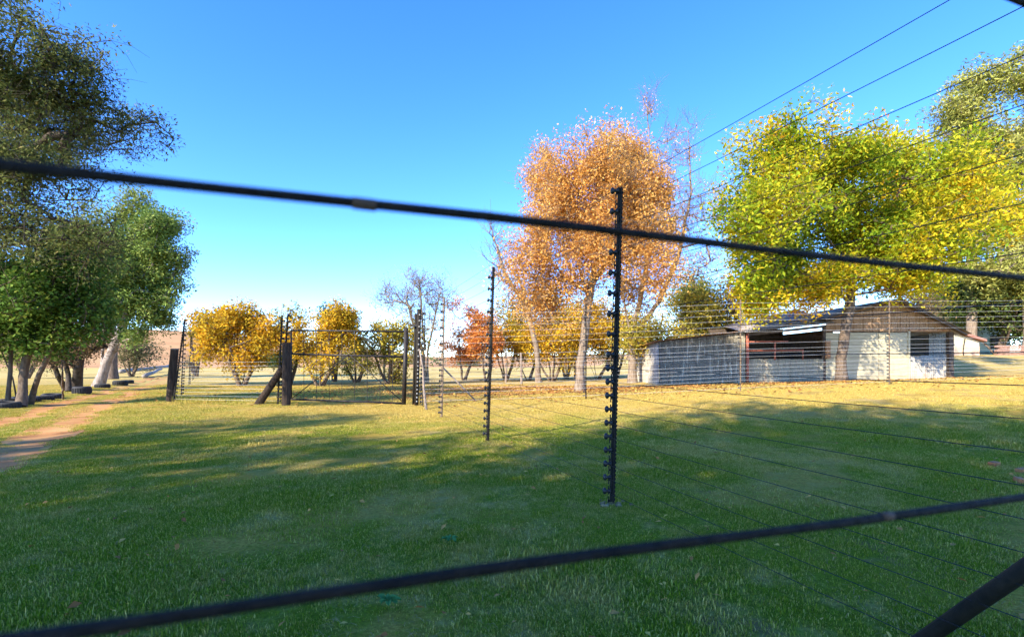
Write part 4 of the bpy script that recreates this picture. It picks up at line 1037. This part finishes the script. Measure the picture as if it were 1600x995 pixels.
# ------------------------------------------------------------------ grass, leaf litter, weeds
def blade_patch(seed, n=400, R=.20, h=.045, w=.0032):
    r = np.random.default_rng(seed); a = r.uniform(0, 2*np.pi, n); q = R*np.sqrt(r.random(n))
    b0 = np.stack([np.cos(a)*q, np.sin(a)*q, np.full(n, -.006)], 1)
    hh = h*r.uniform(.45, 1.35, n)[:, None]; la = r.uniform(0, 2*np.pi, n); ln = r.uniform(.1, .8, n)[:, None]
    d = np.stack([np.cos(la), np.sin(la), np.zeros(n)], 1); s = np.stack([-np.sin(la), np.cos(la), np.zeros(n)], 1)*w*r.uniform(.6, 1.3, n)[:, None]
    up = np.array([0, 0, 1.])
    m_ = b0+up*hh*.6+d*hh*ln*.35; e = b0+up*hh*.85*(1.15-.35*ln)+d*hh*ln*1.0
    V = np.stack([b0-s*.5, b0+s*.5, m_+s*.42, m_-s*.42, e], 1).reshape(-1, 3); k = 5*np.arange(n)[:, None]
    Q = k+np.array([[0, 1, 2, 3]]); T = k+np.array([[3, 2, 4]])
    tn = r.random(n)
    me = fast_mesh('blades', V, Q, T, face_attr={'tint': np.concatenate([tn, tn])}); me.materials.append(M['blade'])
    return me
pc = bpy.data.collections.new('grass_patches')
for k in range(7):
    o = bpy.data.objects.new('grass_patch', blade_patch(200+k, h=(.017, .020, .024, .018, .030, .022, .019)[k])); pc.objects.link(o)
r = np.random.default_rng(5); P = []; S = []
def scatter(y0, y1, dens, sc, xl=None):
    n = int((y1-y0)*(2*(1.12*(y0+y1)/2+1.6))*dens)
    y = r.uniform(y0, y1, int(n*1.4)); x = r.uniform(-1, 1, len(y))*(1.12*y1+1.6); k = np.abs(x) < 1.12*y+1.6
    x, y = x[k], y[k]
    P.append(np.stack([x, y], 1)); S.append(np.full(len(x), sc))
for a, b, dn, sc in ((-.5, 1.2, 25, 1.0), (1.2, 3.5, 75, .95), (3.5, 6, 60, 1.0), (6, 9, 42, 1.1), (9, 13, 30, 1.25), (13, 18, 18, 1.45), (18, 24, 8, 1.7)): scatter(a, b, dn, sc)
P = np.concatenate(P); S = np.concatenate(S)
k = np.ones(len(P), bool)
for pts in RUTS: k &= dist_poly(P[:, 0], P[:, 1], pts) > (.34+.12*r.normal(size=len(P)))
k &= ~((P[:, 1] > 22.6) & (P[:, 0] > 6.8))
k &= ~((((P[:, 0]-4)/9.5)**2+((P[:, 1]-19)/4.2)**2 < 1) & (r.random(len(P)) < .7))
lm_ = lump(P[:, 0], P[:, 1]); k &= ~((lm_ > .62) & (r.random(len(P)) < .86))
P, S, lm_ = P[k], S[k], lm_[k]
tall = np.exp(-((P[:, 1]-13.2)/.5)**2)*((P[:, 0] > -9.2) & (P[:, 0] < -6.2))
nv = (np.sin(P[:, 0]*1.7+np.sin(P[:, 1]*2.1)*1.5)*np.sin(P[:, 1]*1.3+P[:, 0]*.6)+1)/2
S = S*(.72+.5*nv)*np.where((lm_ < -.75) & (r.random(len(S)) < .35), 1.55, 1.0)
V = np.stack([P[:, 0], P[:, 1], gz(P[:, 0], P[:, 1])], 1)
me = bpy.data.meshes.new('grass_points'); me.vertices.add(len(V)); me.vertices.foreach_set('co', V.astype(np.float32).ravel())
a = me.attributes.new('scl', 'FLOAT_VECTOR', 'POINT'); a.data.foreach_set('vector', np.stack([S, S, S*(.85+.3*r.random(len(S)))*(1+3.5*tall)], 1).astype(np.float32).ravel())
a = me.attributes.new('rotz', 'FLOAT_VECTOR', 'POINT'); a.data.foreach_set('vector', np.stack([0*S, 0*S, r.uniform(0, 6.28, len(S))], 1).astype(np.float32).ravel())
me.update()
go = link('grass', me, None); tag(go, 'short green and straw-coloured grass covering the lawn', 'grass', kind='stuff')
ng = bpy.data.node_groups.new('grass_scatter', 'GeometryNodeTree')
ng.interface.new_socket('Geometry', in_out='INPUT', socket_type='NodeSocketGeometry'); ng.interface.new_socket('Geometry', in_out='OUTPUT', socket_type='NodeSocketGeometry')
N_ = ng.nodes; gi = N_.new('NodeGroupInput'); gout = N_.new('NodeGroupOutput'); ci = N_.new('GeometryNodeCollectionInfo'); ci.inputs[0].default_value = pc
ci.inputs['Separate Children'].default_value = True; ci.inputs['Reset Children'].default_value = True
ip = N_.new('GeometryNodeInstanceOnPoints'); ip.inputs['Pick Instance'].default_value = True
na = N_.new('GeometryNodeInputNamedAttribute'); na.data_type = 'FLOAT_VECTOR'; na.inputs[0].default_value = 'scl'
nb_ = N_.new('GeometryNodeInputNamedAttribute'); nb_.data_type = 'FLOAT_VECTOR'; nb_.inputs[0].default_value = 'rotz'
m2p = N_.new('GeometryNodeMeshToPoints')
er_ = N_.new('FunctionNodeEulerToRotation')
lk = ng.links; lk.new(gi.outputs[0], m2p.inputs[0]); lk.new(m2p.outputs[0], ip.inputs['Points']); lk.new(ci.outputs[0], ip.inputs['Instance'])
lk.new(na.outputs[0], ip.inputs['Scale']); lk.new(nb_.outputs[0], er_.inputs[0]); lk.new(er_.outputs[0], ip.inputs['Rotation']); lk.new(ip.outputs[0], gout.inputs[0])
md = go.modifiers.new('scatter', 'NODES'); md.node_group = ng

# leaf litter under the trees and strays over the lawn
r = np.random.default_rng(15)
A_ = np.stack([r.normal(4, 6.5, 15000), r.normal(18.5, 3.0, 15000)], 1); A_ = A_[(A_[:, 1] > 11) & (A_[:, 1] < 22.8)]
Bs = []
for _ in range(620):
    y = r.uniform(1.6, 12); Bs.append((r.uniform(-1.1, 1.1)*y, y))
A2_ = np.array(Bs); PP = np.concatenate([A_, A2_]); n = len(PP)
C = np.stack([PP[:, 0], PP[:, 1], gz(PP[:, 0], PP[:, 1])+np.where(PP[:, 1] < 12, .030, .040)+r.random(n)*.012], 1)
aa = r.uniform(0, 6.28, n); d = np.stack([np.cos(aa), np.sin(aa), r.normal(0, .25, n)], 1); s = np.stack([-np.sin(aa), np.cos(aa), r.normal(0, .35, n)], 1)
sz_ = np.where(np.arange(n) < len(A_), r.uniform(.06, .11, n), r.uniform(.015, .055, n))[:, None]; up = np.array([0, 0, 1.])*sz_*.12
V = np.stack([C-d*sz_*.5, C+s*sz_*.27+up, C+d*sz_*.5, C-s*sz_*.27+up, C], 1).reshape(-1, 3); k = 5*np.arange(n)[:, None]
T = np.concatenate([k+np.array([[0, 1, 4]]), k+np.array([[1, 2, 4]]), k+np.array([[2, 3, 4]]), k+np.array([[3, 0, 4]])]); tn = r.random(n)
tag(link('fallen_leaves', fast_mesh('fallen_leaves', V, None, T, face_attr={'tint': np.tile(tn, 4)}), L['litter']), 'fallen orange and brown leaves lying over the lawn', 'leaves', kind='stuff')

r = np.random.default_rng(16); n = 5200
y = 1.5+10*r.random(n)**1.6; x = r.uniform(-1.1, 1.1, n)*y; k = lump(x, y) > -.1; x, y = x[k], y[k]; n = len(x)
a = r.uniform(0, 6.28, n); Ls = r.uniform(.02, .06, n)[:, None]*.5; d = np.stack([np.cos(a), np.sin(a), r.normal(0, .12, n)], 1); sd = np.stack([-np.sin(a), np.cos(a), 0*a], 1)*.0012
C = np.stack([x, y, gz(x, y)+.016+.012*r.random(n)], 1); md_ = C+np.array([0, 0, .008])
V = np.stack([C-d*Ls-sd, C-d*Ls+sd, md_+sd, md_-sd, C+d*Ls+sd, C+d*Ls-sd], 1).reshape(-1, 3); k = 6*np.arange(n)[:, None]
Q = np.concatenate([k+np.array([[0, 1, 2, 3]]), k+np.array([[3, 2, 4, 5]])]); tn = .75+.25*r.random(n)
tag(link('dead_straw', fast_mesh('dead_straw', V, Q, None, face_attr={'tint': np.tile(tn, 2)}), M['straw']), 'loose dead straw lying in the worn patches of the lawn', 'straw', kind='stuff')

def weed(px, py, R, n, label, seed):
    b_ = gp(px, py); r = np.random.default_rng(seed); root = thing('weed', b_, label, 'weed', 'broad-leaved weeds in the lawn')
    for k in range(n):
        a = 2*math.pi*k/n+r.uniform(-.3, .3); Lw = R*r.uniform(.6, 1.1); m_ = MB(); d = Vector((math.cos(a), math.sin(a), 0)); s = Vector((-d.y, d.x, 0)); zb = .035
        pr = [(.12, .03), (.35, .2), (.6, .26), (.85, .17), (1.0, .0)]
        vs = []
        for t_, w_ in pr:
            c = b_+d*Lw*t_+Vector((0, 0, zb+.02*math.sin(t_*2.6)+.01*r.random())); vs += [c-s*w_*Lw+Vector((0, 0, .008)), c, c+s*w_*Lw+Vector((0, 0, .008))]
        fs = [f for i in range(4) for f in ((3*i, 3*i+1, 3*i+4, 3*i+3), (3*i+1, 3*i+2, 3*i+5, 3*i+4))]
        m_.add(vs, fs).build('leaf', L['weed'], root, smooth=True)
weed(605, 962, .055, 9, 'bluish-green broad-leaved weed in the foreground lawn', 1)
weed(600, 940, .035, 6, 'small bluish weed just behind the larger one in the foreground lawn', 2)
weed(703, 862, .055, 7, 'flat green weed in the middle of the shaded lawn', 3)
